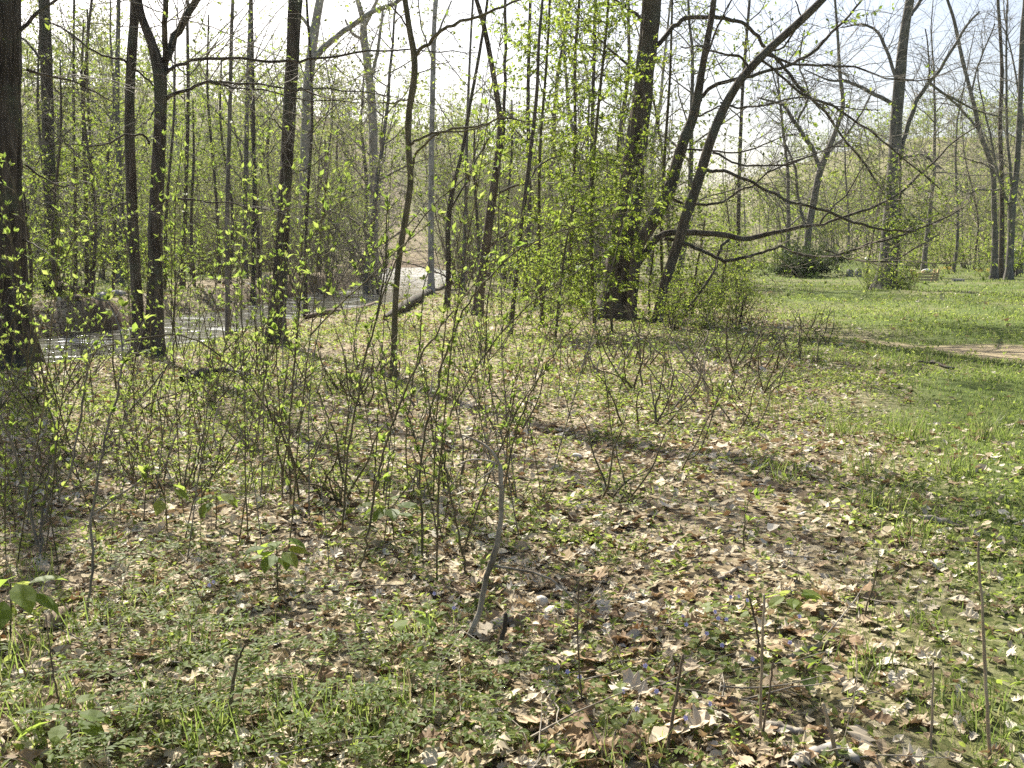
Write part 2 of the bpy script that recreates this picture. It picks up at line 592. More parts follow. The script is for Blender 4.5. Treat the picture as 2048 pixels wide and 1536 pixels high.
# ------------------------------------------------------------------ the ground
def build_ground():
    xs = np.concatenate([-14 - np.geomspace(.4, 400, 60)[::-1], np.arange(-14, 14, .32), 14 + np.geomspace(.3, 400, 60)])
    ys = np.concatenate([-2 - np.geomspace(.5, 60, 10)[::-1], np.arange(-2, 42, .3), np.arange(42, 110, .9), 110 + np.geomspace(1, 500, 45)])
    X, Y = np.meshgrid(xs, ys)
    Z = ground_z(X, Y)
    nx, ny = len(xs), len(ys)
    mb = MB()
    i, j = np.meshgrid(np.arange(ny - 1), np.arange(nx - 1), indexing='ij')
    q = np.stack([i * nx + j, i * nx + j + 1, (i + 1) * nx + j + 1, (i + 1) * nx + j], -1).reshape(-1, 4)
    mb.add(np.stack([X, Y, Z], -1), None, q)
    o = mb.obj('ground', ground_mat(), kind='structure')
    x, y = X.ravel(), Y.ravel()
    s, w = creek_s(x, y), creek_w(y)
    bank = np.where(s < 0, sstep(-w - 1.5, -w - .1, s), sstep(w + 1.6, w + .2, s)) * sstep(.2, .55, fbm(x, y, 8) + .25) * (1 - sstep(85, 105, y))
    me = meadow(x, y)
    left_green = sstep(-w - 2.5, -w - 6, s) * .8
    green = np.clip(np.maximum(me, left_green) + (fbm(x * .6, y * .6, 31) - .62) * 1.2 * (y > 12), 0, 1)
    green = np.maximum(green, sstep(15, 60, y) * .6 * (1 - me) * (s > w)) * (1 - .3 * sstep(84, 100, y))
    for nm, val in (('green', green), ('bare', track(x, y) * .9 * me), ('bank', np.clip(bank, 0, 1))):
        a = o.data.attributes.new(nm, 'FLOAT', 'POINT')
        a.data.foreach_set('value', val.astype(np.float32))
    return o


GROUND = build_ground()


def build_creek():
    ys = np.concatenate([np.arange(-6, 60, .5), np.arange(60, 108, 2.0)])
    c = np.interp(ys, CRK_Y, CRK_X) + .35 * np.sin(ys * .45) + .2 * np.sin(ys * 1.1 + 2)
    w = creek_w(ys) + 2.3
    mb = MB()
    k = 7
    u = np.linspace(-1, 1, k)
    X = c[:, None] + w[:, None] * u[None]
    Y = np.repeat(ys[:, None], k, 1)
    Z = np.full_like(X, WATER_Z)
    i, j = np.meshgrid(np.arange(len(ys) - 1), np.arange(k - 1), indexing='ij')
    q = np.stack([i * k + j, i * k + j + 1, (i + 1) * k + j + 1, (i + 1) * k + j], -1).reshape(-1, 4)
    mb.add(np.stack([X, Y, Z], -1), None, q)
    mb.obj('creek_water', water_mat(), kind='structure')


build_creek()


def build_haze():
    m = bpy.data.materials.new('pale_spring_haze')
    m.use_nodes = True
    n, l = m.node_tree.nodes, m.node_tree.links
    n.remove(n['Principled BSDF'])
    v = n.new('ShaderNodeVolumePrincipled')
    v.inputs['Color'].default_value = (.93, .95, 1, 1)
    v.inputs['Density'].default_value = .00018
    v.inputs['Anisotropy'].default_value = .3
    l.new(v.outputs[0], n['Material Output'].inputs['Volume'])
    mb = MB()
    V = [[x, y, z] for x in (-460, 460) for y in (-80, 640) for z in (-4, 75)]
    mb.add(V, None, [[0, 1, 3, 2], [4, 6, 7, 5], [0, 4, 5, 1], [2, 3, 7, 6], [0, 2, 6, 4], [1, 5, 7, 3]])
    mb.obj('haze', m, smooth=False, kind='stuff')


build_haze()


# ------------------------------------------------------------------ growing wood
def grow(r, p0, d0, L, n, r0, r1, wob=.18, trop=.0):
    """One branch as a wandering polyline."""
    p = np.array(p0, float)
    d = np.array(d0, float)
    d /= np.linalg.norm(d) + 1e-9
    P = [p.copy()]
    kicks = r.normal(0, wob, (n, 3))
    for k in range(n):
        d = d + kicks[k]
        d[2] += trop
        d /= math.sqrt(d @ d) + 1e-9
        p = p + d * (L / n)
        P.append(p.copy())
    return np.array(P), r0 + (r1 - r0) * np.linspace(0, 1, n + 1) ** .8


def sample_path(P, t):
    f = t * (len(P) - 1)
    i = min(int(f), len(P) - 2)
    a = f - i
    return P[i] * (1 - a) + P[i + 1] * a, unit(P[i + 1] - P[i])


def side_dir(r, d, ang, flat=0.0):
    v = r.standard_normal(3)
    v[2] *= 1 - flat
    v = v - d * (v @ d)
    v /= np.linalg.norm(v) + 1e-9
    return d * math.cos(ang) + v * math.sin(ang)


def ramify(r, paths, per_m, ln, n, rr, wob=.22, trop=.03, ang=(.6, 1.2), t0=.2, flat=.3, cap=None, rmax=.5):
    """Side branches along every path; ln=(shortest, longest) metres."""
    out = []
    for P, R in paths:
        L = float(np.linalg.norm(np.diff(P, axis=0), axis=1).sum())
        k = int(L * per_m * r.uniform(.75, 1.25) + r.random())
        if cap:
            k = min(k, cap)
        for _ in range(k):
            t = t0 + (1 - t0) * r.random()
            p, d = sample_path(P, t)
            rad = np.interp(t, np.linspace(0, 1, len(R)), R)
            l = r.uniform(*ln) * (1.15 - .5 * t)
            a = min(rr, rad * rmax)
            out.append(grow(r, p, side_dir(r, d, r.uniform(*ang), flat), l, n, a, a * .35, wob, trop))
    return out


def leaves_on(r, mb, paths, per_m, size, tmpl=LEAF, cluster=1, droop=.25, t0=.15, spread=.0):
    """Leaves set along twigs; cluster>1 puts whorls at each node."""
    pos, dirs, sz = [], [], []
    for P, R in paths:
        L = float(np.linalg.norm(np.diff(P, axis=0), axis=1).sum())
        k = int(L * per_m + r.random())
        for j in range(k):
            t = 1.0 if j == 0 else t0 + (1 - t0) * r.random()
            p, d = sample_path(P, t)
            for c in range(cluster):
                v = side_dir(r, d, r.uniform(.5, 1.3), .35)
                v[2] -= droop * r.random()
                pos.append(p + r.normal(0, spread, 3) if spread else p)
                dirs.append(v)
                sz.append(size * r.uniform(.4, 1.4))
    if not pos:
        return 0
    up = np.array([0, 0, 1.0]) + r.normal(0, .35, (len(pos), 3))
    stamp(mb, tmpl, np.array(pos), frames(np.array(dirs), up, r.normal(0, .5, len(pos))), np.array(sz))
    return len(pos)


def big_trunk(mb, P, R, sides, ridges, amp, flare, seed, seg=0.09):
    """A thick trunk with bark ridges and a buttressed foot, as real relief."""
    r = np.random.default_rng(seed)
    L = np.concatenate([[0], np.cumsum(np.linalg.norm(np.diff(P, axis=0), axis=1))])
    n = int(min(L[-1] / seg, 190))
    s = np.linspace(0, L[-1], n)
    Q = np.stack([np.interp(s, L, P[:, k]) for k in range(3)], -1)
    k = np.array([1, 2, 3, 2, 1]) / 9.0
    Qp = np.pad(Q, ((2, 2), (0, 0)), mode='edge')
    Qs = sum(Qp[i:i + n] * k[i] for i in range(5))
    Qs[0], Qs[-1] = Q[0], Q[-1]
    Rr = np.interp(s, L, R)
    a = np.arange(sides) * 2 * math.pi / sides
    A, S = np.meshgrid(a, s)
    tw = S * r.uniform(-.12, .12)
    rid = vnoise((A + tw) / (2 * math.pi) * ridges, S * 1.3, seed) * .5 + vnoise((A + tw) / (2 * math.pi) * ridges * 2, S * 3.2, seed + 3) * .5
    # the noise must close round the stem
    wrap = sstep(2 * math.pi - 1.0, 2 * math.pi, A)
    rid0 = vnoise((A - 2 * math.pi + tw) / (2 * math.pi) * ridges, S * 1.3, seed) * .5 + vnoise((A - 2 * math.pi + tw) / (2 * math.pi) * ridges * 2, S * 3.2, seed + 3) * .5
    rid = rid * (1 - wrap) + rid0 * wrap
    lob = sum(r.uniform(.2, .5) * np.cos(m * A + r.uniform(0, 6)) for m in (3, 4, 5)) * .5
    fl = flare * np.exp(-S / .35) * (1 + lob)
    lump = .05 * np.sin(A * 2 + S * .8 + r.uniform(0, 6)) * np.sin(S * .55 + r.uniform(0, 6))
    rad = Rr[:, None] * (1 + fl + lump) + amp * (rid - .5) * 2
    T = unit(np.gradient(Qs, axis=0))
    U = unit(np.cross(T, np.array([[0, 1.0, 0]])))
    V = np.cross(T, U)
    X = Qs[:, None] + U[:, None] * (np.cos(A) * rad)[..., None] + V[:, None] * (np.sin(A) * rad)[..., None]
    i, j = np.meshgrid(np.arange(n - 1), np.arange(sides), indexing='ij')
    j2 = (j + 1) % sides
    q = np.stack([i * sides + j, i * sides + j2, (i + 1) * sides + j2, (i + 1) * sides + j], -1).reshape(-1, 4)
    mb.add(X.reshape(-1, 3), None, q)
    c = np.arange(sides)
    mb.add(np.concatenate([X[-1], Qs[-1:]]), np.stack([c, (c + 1) % sides, np.full(sides, sides)], -1))


LANDMARKS = []          # (photo x, distance, phrase) used to tell look-alike stems and trees apart


def densify(P, n):
    """Smooth curve through the traced points (Catmull-Rom)."""
    P = np.asarray(P, float)
    if len(P) < 3:
        t = np.linspace(0, 1, n)[:, None]
        return P[0] * (1 - t) + P[-1] * t
    E = np.concatenate([[2 * P[0] - P[1]], P, [2 * P[-1] - P[-2]]])
    out = []
    for u in np.linspace(0, len(P) - 1 - 1e-6, n):
        i = int(u)
        t = u - i
        a, b, c, d = E[i], E[i + 1], E[i + 2], E[i + 3]
        out.append(.5 * (2 * b + (c - a) * t + (2 * a - 5 * b + 4 * c - d) * t ** 2 + (3 * b - a - 3 * c + d) * t ** 3))
    return np.array(out)


def lift(trace, d0, drift=0.0, jit=0.0, r=None):
    """A traced line as a curve in space: points (px, py, width px); depth drifts by that many metres from start to end."""
    n = len(trace)
    pts, rad = [], []
    for k, (px, py, w) in enumerate(trace):
        d = d0 + drift * k / max(n - 1, 1) + (r.normal(0, jit) if r is not None and jit and k else 0)
        pts.append(at(px, py, d))
        rad.append(w * .5 * d / F)
    return np.array(pts), np.array(rad)


def traced_tree(name, label, cat, d, trunk, limbs=(), bark='bark_brown', twig='twig_grey', H=13.0, seed=1, group=None,
                leafy=0.0, leaf='leaf_mid', leaf_size=.05, big=None, sides=10, crown=True, twig_m=2.2, extra_limbs=6, tw_r=.006, sink=.12,
                bare_trunk=True, drift=0.0, top_twigs=.3, limb_twigs=1.0, steep=(.4, 1.1)):
    """A tree whose trunk and main limbs follow the photograph, carried on above the frame to a chosen height; some unseen upper limbs are added for their shadow."""
    r = np.random.default_rng(seed)
    P, R = lift(trunk, d, drift, 0.0, r)
    R = R * .88
    bx, by = P[0][0], P[0][1]
    z0 = gz(bx, by)
    P[0][2] = z0 - sink
    base = np.array([bx, by, z0])
    in_frame = len(P)
    if crown and P[-1][2] < z0 + H:
        dlast = unit(P[-1] - P[-2])
        rem = z0 + H - P[-1][2]
        k = max(3, int(rem / 1.2))
        p = P[-1].copy()
        dd = dlast.copy()
        ext = []
        for _ in range(k):
            dd = unit(dd + r.normal(0, .07, 3) + np.array([0, 0, .10]))
            p = p + dd * (rem / k)
            ext.append(p.copy())
        P = np.concatenate([P, ext])
        R = np.concatenate([R, R[-1] * (1 - .84 * np.linspace(0, 1, k + 1)[1:] ** 2.4)])
    root = thing(name, base, label, cat, group)
    Pl = P - base
    mb = MB()
    if big:
        D = densify(Pl, max(40, 4 * len(Pl)))
        Rr = np.interp(np.linspace(0, 1, len(D)), np.linspace(0, 1, len(R)), R)
        big_trunk(mb, D, Rr, big[0], big[1], big[2], big[3], seed)
    else:
        nn = max(14, 3 * len(Pl))
        D = densify(Pl, nn)
        Rr = np.interp(np.linspace(0, 1, nn), np.linspace(0, 1, len(R)), R)
        Rr = Rr * (1 + .5 * np.exp(-np.maximum(D[:, 2], 0) / .25)) if D[:, 2].max() > 3 else Rr
        Rr = Rr * (1 + r.normal(0, .03, nn))
        tubes(mb, [(D, Rr)], sides)
    mb.obj('trunk', M[bark], root)
    main = []
    for tr in limbs:
        lp, lr = lift(tr, d + drift * .5, r.uniform(-.8, .8), .04, r)
        lr = lr * .8
        q = densify(lp - base, max(8, 3 * len(lp)))
        q[1:] += r.normal(0, .008, (len(q) - 1, 3)) + .0011 * d * np.stack([vnoise(np.arange(1, len(q)) * .7, np.full(len(q) - 1, seed + c * 7.3), c) - .5 for c in range(3)], -1) * 2
        rr = np.interp(np.linspace(0, 1, len(q)), np.linspace(0, 1, len(lr)), lr)
        m2 = MB()
        tubes(m2, [(q, rr)], 7)
        m2.obj('limb', M[bark], root)
        main.append((q, rr))
    top = []
    if crown and extra_limbs:
        zf = P[in_frame - 1][2] - z0
        for k in range(extra_limbs):
            t = r.uniform(.35, .97)
            hz = zf + (H - zf) * t
            i = min(int(np.searchsorted(D[:, 2], hz)), len(D) - 2)
            p, rad = D[i], Rr[i]
            az = r.uniform(0, 2 * math.pi)
            v = np.array([math.cos(az), math.sin(az), r.uniform(*steep)])
            top.append(grow(r, p, v, (H * .28) * r.uniform(.6, 1.1) * (1.2 - .6 * t), 7, rad * .5, .008, .13, .05))
        top.append((D[-6:], Rr[-6:]))
        m3 = MB()
        tubes(m3, top[:-1], 6)
        m3.obj('upper_limb', M[bark], root, kind='stuff')
    tw = ramify(r, main, twig_m * limb_twigs, (.6, 3.3), 8, tw_r * 1.7, .13, -.012) if main else []
    if top:
        tw += ramify(r, top, 1.8 * top_twigs, (.8, 2.6), 5, tw_r * 1.8, .16, .04)
    tw2 = ramify(r, tw, 3.6, (.3, 1.3), 4, tw_r * 1.05, .18, -.01, t0=.1)
    m4 = MB()
    if tw:
        tubes(m4, tw, 3)
        tubes(m4, tw2, 3)
        m4.obj('crown', M[twig], root, kind='stuff')
    if leafy > 0 and tw:
        m5 = MB()
        if leaves_on(r, m5, tw + tw2, leafy, leaf_size, cluster=2):
            m5.obj('foliage', M[leaf], root, kind='stuff', smooth=False)
    return root, base, main, (D, Rr)


# ------------------------------------------------------------------ the traced trees, near to far
def lm(px, d, phrase):
    LANDMARKS.append((px, d, phrase))


LABELS = []


def defer(o, px, d, desc, what=None):
    """Label to be worded later against the landmarks."""
    LABELS.append((o, px, d, desc, what))


traced_tree('old_tree', 'huge old tree with deeply fissured dark bark on the creek bank', 'tree', 14.3,
            [(22, 725, 108), (10, 600, 100), (2, 450, 95), (-2, 250, 92), (-6, 0, 88)],
            limbs=[[(50, 330, 6), (80, 350, 5), (120, 372, 4), (165, 366, 2)], [(55, 140, 8), (100, 152, 6), (160, 168, 4), (230, 205, 2)],
                   [(48, 480, 5), (85, 500, 4), (115, 520, 2)], [(40, 60, 10), (90, 12, 8), (150, -20, 5)]],
            bark='bark_dark', twig='twig_grey', H=11, seed=11, big=(84, 24, .05, .8), twig_m=4, extra_limbs=9, leafy=1.2, leaf='leaf_mid')
lm(20, 14.3, 'the huge fissured trunk')
traced_tree('woodland_tree', 'dark upright tree just behind the huge fissured trunk, across the creek', 'tree', 29,
            [(108, 590, 28), (102, 450, 27), (96, 250, 26), (92, 100, 25), (88, 0, 24)], bark='bark_dark', H=17, seed=12,
            limbs=[[(95, 140, 8), (60, 90, 6), (20, 60, 3)], [(100, 300, 6), (150, 250, 4), (200, 235, 2)]], leafy=.6, sides=12)
traced_tree('woodland_tree', 'slender straight dark trunk close beside the forked tree', 'tree', 17.2,
            [(279, 690, 27), (272, 560, 25), (263, 400, 23), (259, 200, 22), (264, 100, 22), (270, 0, 20), (278, -300, 19), (286, -700, 15)],
            bark='bark_dark', H=16, seed=13, big=(32, 12, .011, .8), extra_limbs=5,
            limbs=[[(262, 130, 7), (235, 118, 6), (190, 105, 5), (130, 60, 4), (60, 30, 2)], [(275, 395, 5), (240, 410, 4), (200, 425, 2)]])
traced_tree('forked_tree', 'dark tree forking low into spreading limbs before the creek', 'tree', 14.6,
            [(305, 715, 40), (309, 600, 33), (311, 450, 31), (317, 320, 29), (321, 230, 28), (320, 150, 30), (306, 90, 19), (288, 45, 17), (276, 0, 16), (262, -250, 15), (255, -600, 13), (250, -900, 9)],
            limbs=[[(322, 160, 22), (330, 122, 20), (346, 80, 19), (370, 38, 18), (398, -6, 17), (436, -120, 19), (480, -330, 19), (516, -620, 18), (545, -950, 10)], [(440, -130, 15), (500, -300, 14), (570, -560, 13), (610, -850, 8)],  # unseen top bent and thickened, second limb added, for a stronger cast shadow
                   [(330, 120, 14), (329, 60, 14), (332, 0, 13), (338, -200, 13), (346, -500, 12), (352, -900, 8)],
                   [(329, 150, 9), (345, 136, 9), (372, 125, 8), (430, 117, 7.5), (500, 121, 7), (580, 123, 6.5), (640, 115, 6), (720, 106, 5), (800, 99, 4), (870, 101, 3), (960, 104, 2)],
                   [(327, 199, 11), (350, 188, 9), (385, 175, 8), (415, 162, 7), (455, 168, 6), (520, 167, 5), (575, 178, 4.5), (640, 178, 4), (720, 182, 3), (800, 196, 2.2), (900, 225, 1.5)],
                   [(415, 163, 5), (470, 175, 4), (540, 182, 3.5), (600, 200, 3), (700, 202, 2.5), (820, 210, 1.5)],
                   [(298, 288, 6), (285, 272, 6), (252, 270, 5), (222, 284, 5), (188, 292, 4), (140, 288, 3), (100, 265, 2)],
                   [(318, 200, 6), (300, 165, 5), (278, 145, 5), (264, 134, 5), (275, 125, 4)],
                   [(318, 207, 5), (300, 235, 4), (285, 250, 3), (260, 265, 2)],
                   [(322, 406, 6), (338, 399, 6), (380, 399, 5), (430, 405, 4), (490, 412, 3), (550, 424, 2)]],
            bark='bark_dark', twig='twig_grey', H=18, seed=14, big=(44, 12, .017, .9), twig_m=3.6, extra_limbs=12, steep=(1.2, 3.5), leafy=.8, leaf_size=.07, top_twigs=.25)
lm(305, 14.6, 'the forked dark tree')
traced_tree('woodland_tree', 'sturdy straight dark tree standing alone on the near bank', 'tree', 16.2,
            [(549, 690, 42), (556, 620, 32), (563, 520, 30), (569, 400, 28), (575, 300, 27), (580, 200, 27), (586, 100, 27), (591, 0, 28), (622, -260, 27), (676, -540, 26), (740, -880, 23), (790, -1200, 16)],  # upper trunk is out of view, bent to aim its shadow
            limbs=[[(618, -240, 26), (640, -520, 24), (690, -860, 20), (730, -1200, 10)], [(650, -420, 24), (720, -640, 22), (790, -900, 17), (850, -1150, 8)],  # two unseen stems added to widen the shadow of the trunk
                   [(588, 185, 5), (604, 178, 5), (650, 195, 3), (720, 200, 2)], [(565, 260, 4), (540, 235, 3), (490, 228, 2)], [(575, 350, 4), (620, 335, 3), (660, 300, 2)]],
            bark='bark_dark', H=20, seed=15, big=(44, 14, .017, .9), extra_limbs=13, steep=(1.2, 3.5), twig_m=3.5, leafy=.8, leaf_size=.08, top_twigs=.25)
lm(549, 16.2, 'the sturdy straight dark tree')
traced_tree('slim_tree', 'slim curving tree with forked top amid the leafy saplings', 'tree', 11.9,
            [(785, 760, 15), (788, 690, 13), (791, 600, 13), (799, 510, 14), (812, 430, 14), (821, 360, 14), (817, 300, 14), (817, 230, 14), (828, 160, 15), (828, 110, 14), (819, 60, 13), (810, 0, 12)],
            limbs=[[(828, 114, 10), (845, 97, 9), (870, 72, 8), (905, 50, 8), (950, 36, 7), (1000, 15, 6), (1060, -8, 5)],
                   [(819, 292, 7), (833, 281, 6), (860, 268, 6), (890, 262, 6), (930, 256, 5), (965, 247, 5), (1010, 236, 4), (1060, 242, 3), (1120, 235, 2)],
                   [(824, 330, 6), (832, 308, 6), (855, 282, 5), (880, 265, 5), (930, 262, 4), (975, 246, 3), (1010, 225, 2)],
                   [(826, 195, 4), (790, 205, 3), (740, 203, 2)], [(823, 160, 4), (850, 140, 3), (900, 120, 2)], [(825, 60, 4), (795, 25, 4), (775, 0, 3)]],
            limb_twigs=.6, bark='stem_olive', twig='twig_dark', H=9, seed=16, extra_limbs=3, twig_m=2.2, tw_r=.004, sides=9)
lm(785, 11.9, 'the slim curving tree')
traced_tree('pale_tree', 'smooth pale straight trunk rising from the creek edge', 'tree', 36,
            [(862, 580, 15), (862, 450, 13), (863, 300, 12), (866, 150, 12), (868, 60, 11), (872, 0, 10)], bark='bark_pale', H=17, seed=17, drift=1.0,
            limbs=[[(868, 85, 6), (885, 45, 5), (905, 0, 4)], [(865, 120, 5), (845, 60, 4), (838, 0, 3)]], leafy=.6, leaf='leaf_pale')
traced_tree('woodland_tree', 'brown tree bending back above the fallen creek log', 'tree', 23,
            [(953, 632, 24), (962, 560, 21), (975, 470, 20), (984, 400, 19), (995, 320, 16), (1001, 250, 14), (992, 180, 12), (980, 110, 11), (965, 40, 10), (950, -10, 9)],
            limbs=[[(1003, 300, 9), (1008, 220, 8), (1010, 120, 8), (1012, 0, 7)], [(985, 395, 7), (1030, 370, 6), (1100, 350, 4), (1160, 320, 2)],
                   [(970, 500, 6), (1010, 470, 5), (1040, 440, 3)]],
            bark='bark_brown', H=13, seed=18, big=(24, 10, .006, .4), extra_limbs=9, leafy=3, leaf_size=.08, top_twigs=.8)
lm(953, 23, 'the brown creekside tree')
traced_tree('slim_tree', 'thin brown trunk with a slight sway beside the leafy thicket', 'tree', 18,
            [(1018, 668, 11), (1032, 560, 10), (1040, 470, 10), (1052, 380, 10), (1064, 280, 9), (1074, 180, 8), (1078, 80, 7), (1085, 0, 6)], bark='bark_brown', H=9, seed=19,
            limbs=[[(1052, 380, 5), (1080, 330, 4), (1120, 310, 3)]], leafy=2, leaf='leaf_bright', extra_limbs=3)
traced_tree('slim_tree', 'dark thin trunk with a kink, standing by the water', 'tree', 26,
            [(893, 605, 13), (897, 540, 12), (896, 450, 13), (905, 380, 10), (925, 300, 8), (940, 210, 8), (960, 100, 7), (975, 0, 6)], bark='bark_dark', H=11, seed=20,
            limbs=[[(900, 420, 6), (940, 350, 5), (975, 280, 4), (1000, 230, 2)]], extra_limbs=3)

# the trunks on the near side of the leaf mass and on the meadow
T10 = traced_tree('broad_tree', 'broad brown tree leaning slightly, thickest trunk of the middle clump', 'tree', 21.4,
                  [(1225, 645, 84), (1237, 560, 72), (1248, 480, 64), (1256, 420, 58), (1266, 340, 52), (1275, 270, 48), (1285, 190, 44), (1294, 110, 40), (1300, 50, 40), (1304, 0, 40), (1312, -250, 36), (1325, -550, 28)],
                  limbs=[[(1310, 95, 12), (1330, 72, 12), (1350, 52, 12), (1375, 36, 11), (1410, 32, 10), (1445, 38, 10), (1480, 44, 9), (1508, 64, 9), (1530, 95, 8), (1562, 128, 8), (1590, 165, 8), (1622, 195, 7), (1655, 232, 6), (1690, 280, 6), (1722, 318, 5), (1742, 345, 4), (1760, 378, 3)],
                         [(1300, 60, 12), (1270, 30, 9), (1230, 0, 7)],
                         [(1282, 150, 7), (1240, 118, 6), (1205, 85, 5), (1175, 50, 4), (1150, 10, 3)],
                         [(1540, 103, 5), (1570, 90, 5), (1600, 40, 4), (1590, 0, 3)]],
                  bark='bark_brown', twig='twig_dark', H=19, seed=21, big=(64, 18, .034, .7), twig_m=4.0, extra_limbs=14, leafy=4, leaf_size=.09, top_twigs=1.0)
lm(1228, 21.4, 'the broad brown tree')
traced_tree('curving_tree', 'curving second trunk rising from the foot of the broad brown tree', 'tree', 20.8,
            [(1262, 560, 22), (1275, 500, 25), (1300, 455, 27), (1325, 410, 27), (1342, 370, 26), (1355, 320, 25), (1370, 275, 23), (1386, 235, 21), (1396, 190, 19), (1404, 140, 16), (1415, 80, 14), (1428, 0, 12)],
            limbs=[[(1397, 205, 10), (1408, 188, 10), (1430, 171, 10), (1465, 160, 9), (1500, 152, 9), (1545, 140, 8), (1590, 124, 8), (1625, 105, 8), (1660, 70, 7), (1695, 35, 6), (1725, 0, 5)],
                   [(1380, 235, 5), (1410, 228, 5), (1440, 212, 4), (1470, 210, 3)], [(1400, 150, 6), (1430, 70, 5), (1462, 0, 4)],
                   [(1335, 395, 8), (1375, 408, 7), (1420, 408, 7), (1450, 402, 6), (1475, 382, 6), (1500, 375, 5), (1530, 348, 5), (1570, 330, 4), (1630, 310, 3)],
                   [(1365, 300, 5), (1410, 300, 5), (1465, 305, 4), (1500, 300, 4), (1550, 280, 3), (1620, 262, 2)]],
            bark='bark_brown', twig='twig_dark', H=13, seed=22, big=(28, 10, .008, .2), twig_m=4.0, extra_limbs=4)
traced_tree('slanting_tree', 'long smooth tree slanting up over the meadow edge', 'tree', 20.2,
            [(1313, 655, 24), (1322, 600, 23), (1335, 550, 23), (1352, 500, 23), (1368, 445, 24), (1383, 400, 25), (1400, 350, 22), (1412, 310, 22), (1425, 270, 21), (1444, 225, 20), (1462, 190, 19), (1485, 155, 19), (1512, 124, 18), (1545, 92, 18), (1590, 52, 17), (1640, 4, 16), (1690, -50, 14)],
            limbs=[[(1410, 345, 9), (1425, 340, 9), (1450, 342, 8), (1490, 358, 8), (1530, 380, 7), (1580, 402, 7), (1640, 418, 7), (1700, 440, 7), (1745, 455, 6), (1790, 463, 5), (1830, 462, 4)],
                   [(1500, 140, 7), (1480, 112, 6), (1440, 105, 5), (1400, 95, 4), (1360, 95, 3)],
                   [(1535, 110, 7), (1590, 128, 6), (1650, 130, 6), (1710, 135, 5), (1780, 158, 4), (1850, 160, 3), (1930, 130, 2)],
                   [(1520, 118, 6), (1560, 150, 6), (1610, 190, 6), (1660, 210, 6), (1720, 250, 5), (1770, 285, 5), (1810, 320, 4), (1880, 375, 3)],
                   [(1440, 205, 5), (1480, 215, 5), (1540, 208, 4), (1600, 195, 4), (1680, 215, 3), (1760, 220, 2)],
                   [(1425, 305, 6), (1470, 325, 5), (1520, 330, 5), (1580, 328, 4), (1650, 300, 3), (1720, 290, 2)]],
            bark='bark_brown', twig='twig_grey', H=14, seed=23, big=(30, 9, .006, .3), twig_m=5.0, extra_limbs=5)
lm(1313, 20.2, 'the long slanting tree')
traced_tree('arching_tree', 'low tree with mossy limbs arching sideways over the grass', 'tree', 20.9,
            [(1252, 600, 15), (1270, 545, 16), (1290, 508, 16), (1318, 474, 15), (1345, 465, 15), (1400, 466, 14), (1450, 470, 13), (1490, 478, 12), (1535, 468, 11), (1575, 460, 9), (1606, 452, 8)],
            limbs=[[(1330, 478, 9), (1355, 481, 9), (1385, 492, 9), (1420, 510, 9), (1450, 520, 9), (1485, 516, 8), (1520, 505, 7), (1562, 492, 6)],
                   [(1458, 480, 8), (1440, 500, 8), (1432, 530, 7), (1420, 555, 7), (1395, 592, 7), (1370, 620, 6), (1342, 650, 6)],
                   [(1600, 455, 7), (1650, 447, 7), (1700, 428, 7), (1745, 415, 7), (1785, 395, 6), (1822, 367, 6), (1860, 330, 5), (1905, 285, 4), (1965, 248, 3)],
                   [(1640, 447, 6), (1660, 420, 5), (1690, 390, 4), (1715, 350, 3), (1740, 310, 2)],
                   [(1562, 492, 6), (1610, 511, 6), (1660, 511, 6), (1715, 496, 6), (1770, 480, 5), (1830, 462, 5), (1890, 435, 4), (1950, 400, 2)],
                   [(1650, 500, 4), (1690, 515, 4), (1740, 522, 4), (1790, 520, 4), (1830, 495, 4), (1880, 470, 3)]],
            bark='bark_brown', twig='twig_tan', H=2, seed=24, crown=False, twig_m=3.5, leafy=2.6, leaf='leaf_mid', leaf_size=.08)
traced_tree('meadow_tree', 'tall tree on the grass with ivy and a brambly foot', 'tree', 36,
            [(1768, 588, 50), (1775, 520, 40), (1782, 440, 36), (1788, 340, 29), (1793, 240, 26), (1800, 150, 23), (1808, 70, 20), (1820, 0, 18)],
            limbs=[[(1800, 310, 12), (1812, 262, 11), (1825, 225, 11), (1840, 192, 11), (1858, 165, 9), (1885, 130, 8), (1920, 70, 7), (1960, 25, 5)],
                   [(1786, 208, 10), (1745, 186, 10), (1715, 172, 8), (1690, 163, 7), (1655, 160, 5), (1610, 140, 3)],
                   [(1790, 150, 9), (1775, 105, 8), (1755, 65, 7), (1725, 50, 5), (1680, 55, 3)],
                   [(1822, 30, 10), (1838, 5, 9), (1860, -40, 7)],
                   [(1857, 165, 6), (1890, 190, 6), (1920, 205, 5), (1960, 225, 4), (2010, 235, 3)],
                   [(1858, 165, 5), (1858, 120, 4), (1852, 60, 3)],
                   [(1800, 318, 7), (1835, 309, 6), (1858, 318, 6), (1880, 338, 4)]],
            bark='bark_grey', twig='twig_grey', H=17, seed=25, big=(48, 14, .02, .5), twig_m=7, extra_limbs=12, tw_r=.009, top_twigs=1.0)
lm(1768, 36, 'the meadow tree')
traced_tree('meadow_tree', 'grey trunk in the far clump, pale and twin-topped', 'tree', 47,
            [(1988, 559, 16), (1990, 480, 13), (1988, 420, 12), (1985, 340, 11), (1960, 265, 10), (1948, 210, 9), (1925, 120, 8), (1908, 40, 7), (1895, 0, 6)],
            limbs=[[(1958, 262, 6), (1925, 220, 6), (1895, 195, 5), (1860, 165, 3)], [(1942, 190, 5), (1960, 120, 4), (1990, 50, 3)]], bark='bark_grey', H=17, seed=26, twig_m=6, tw_r=.011, extra_limbs=10, top_twigs=1.0)
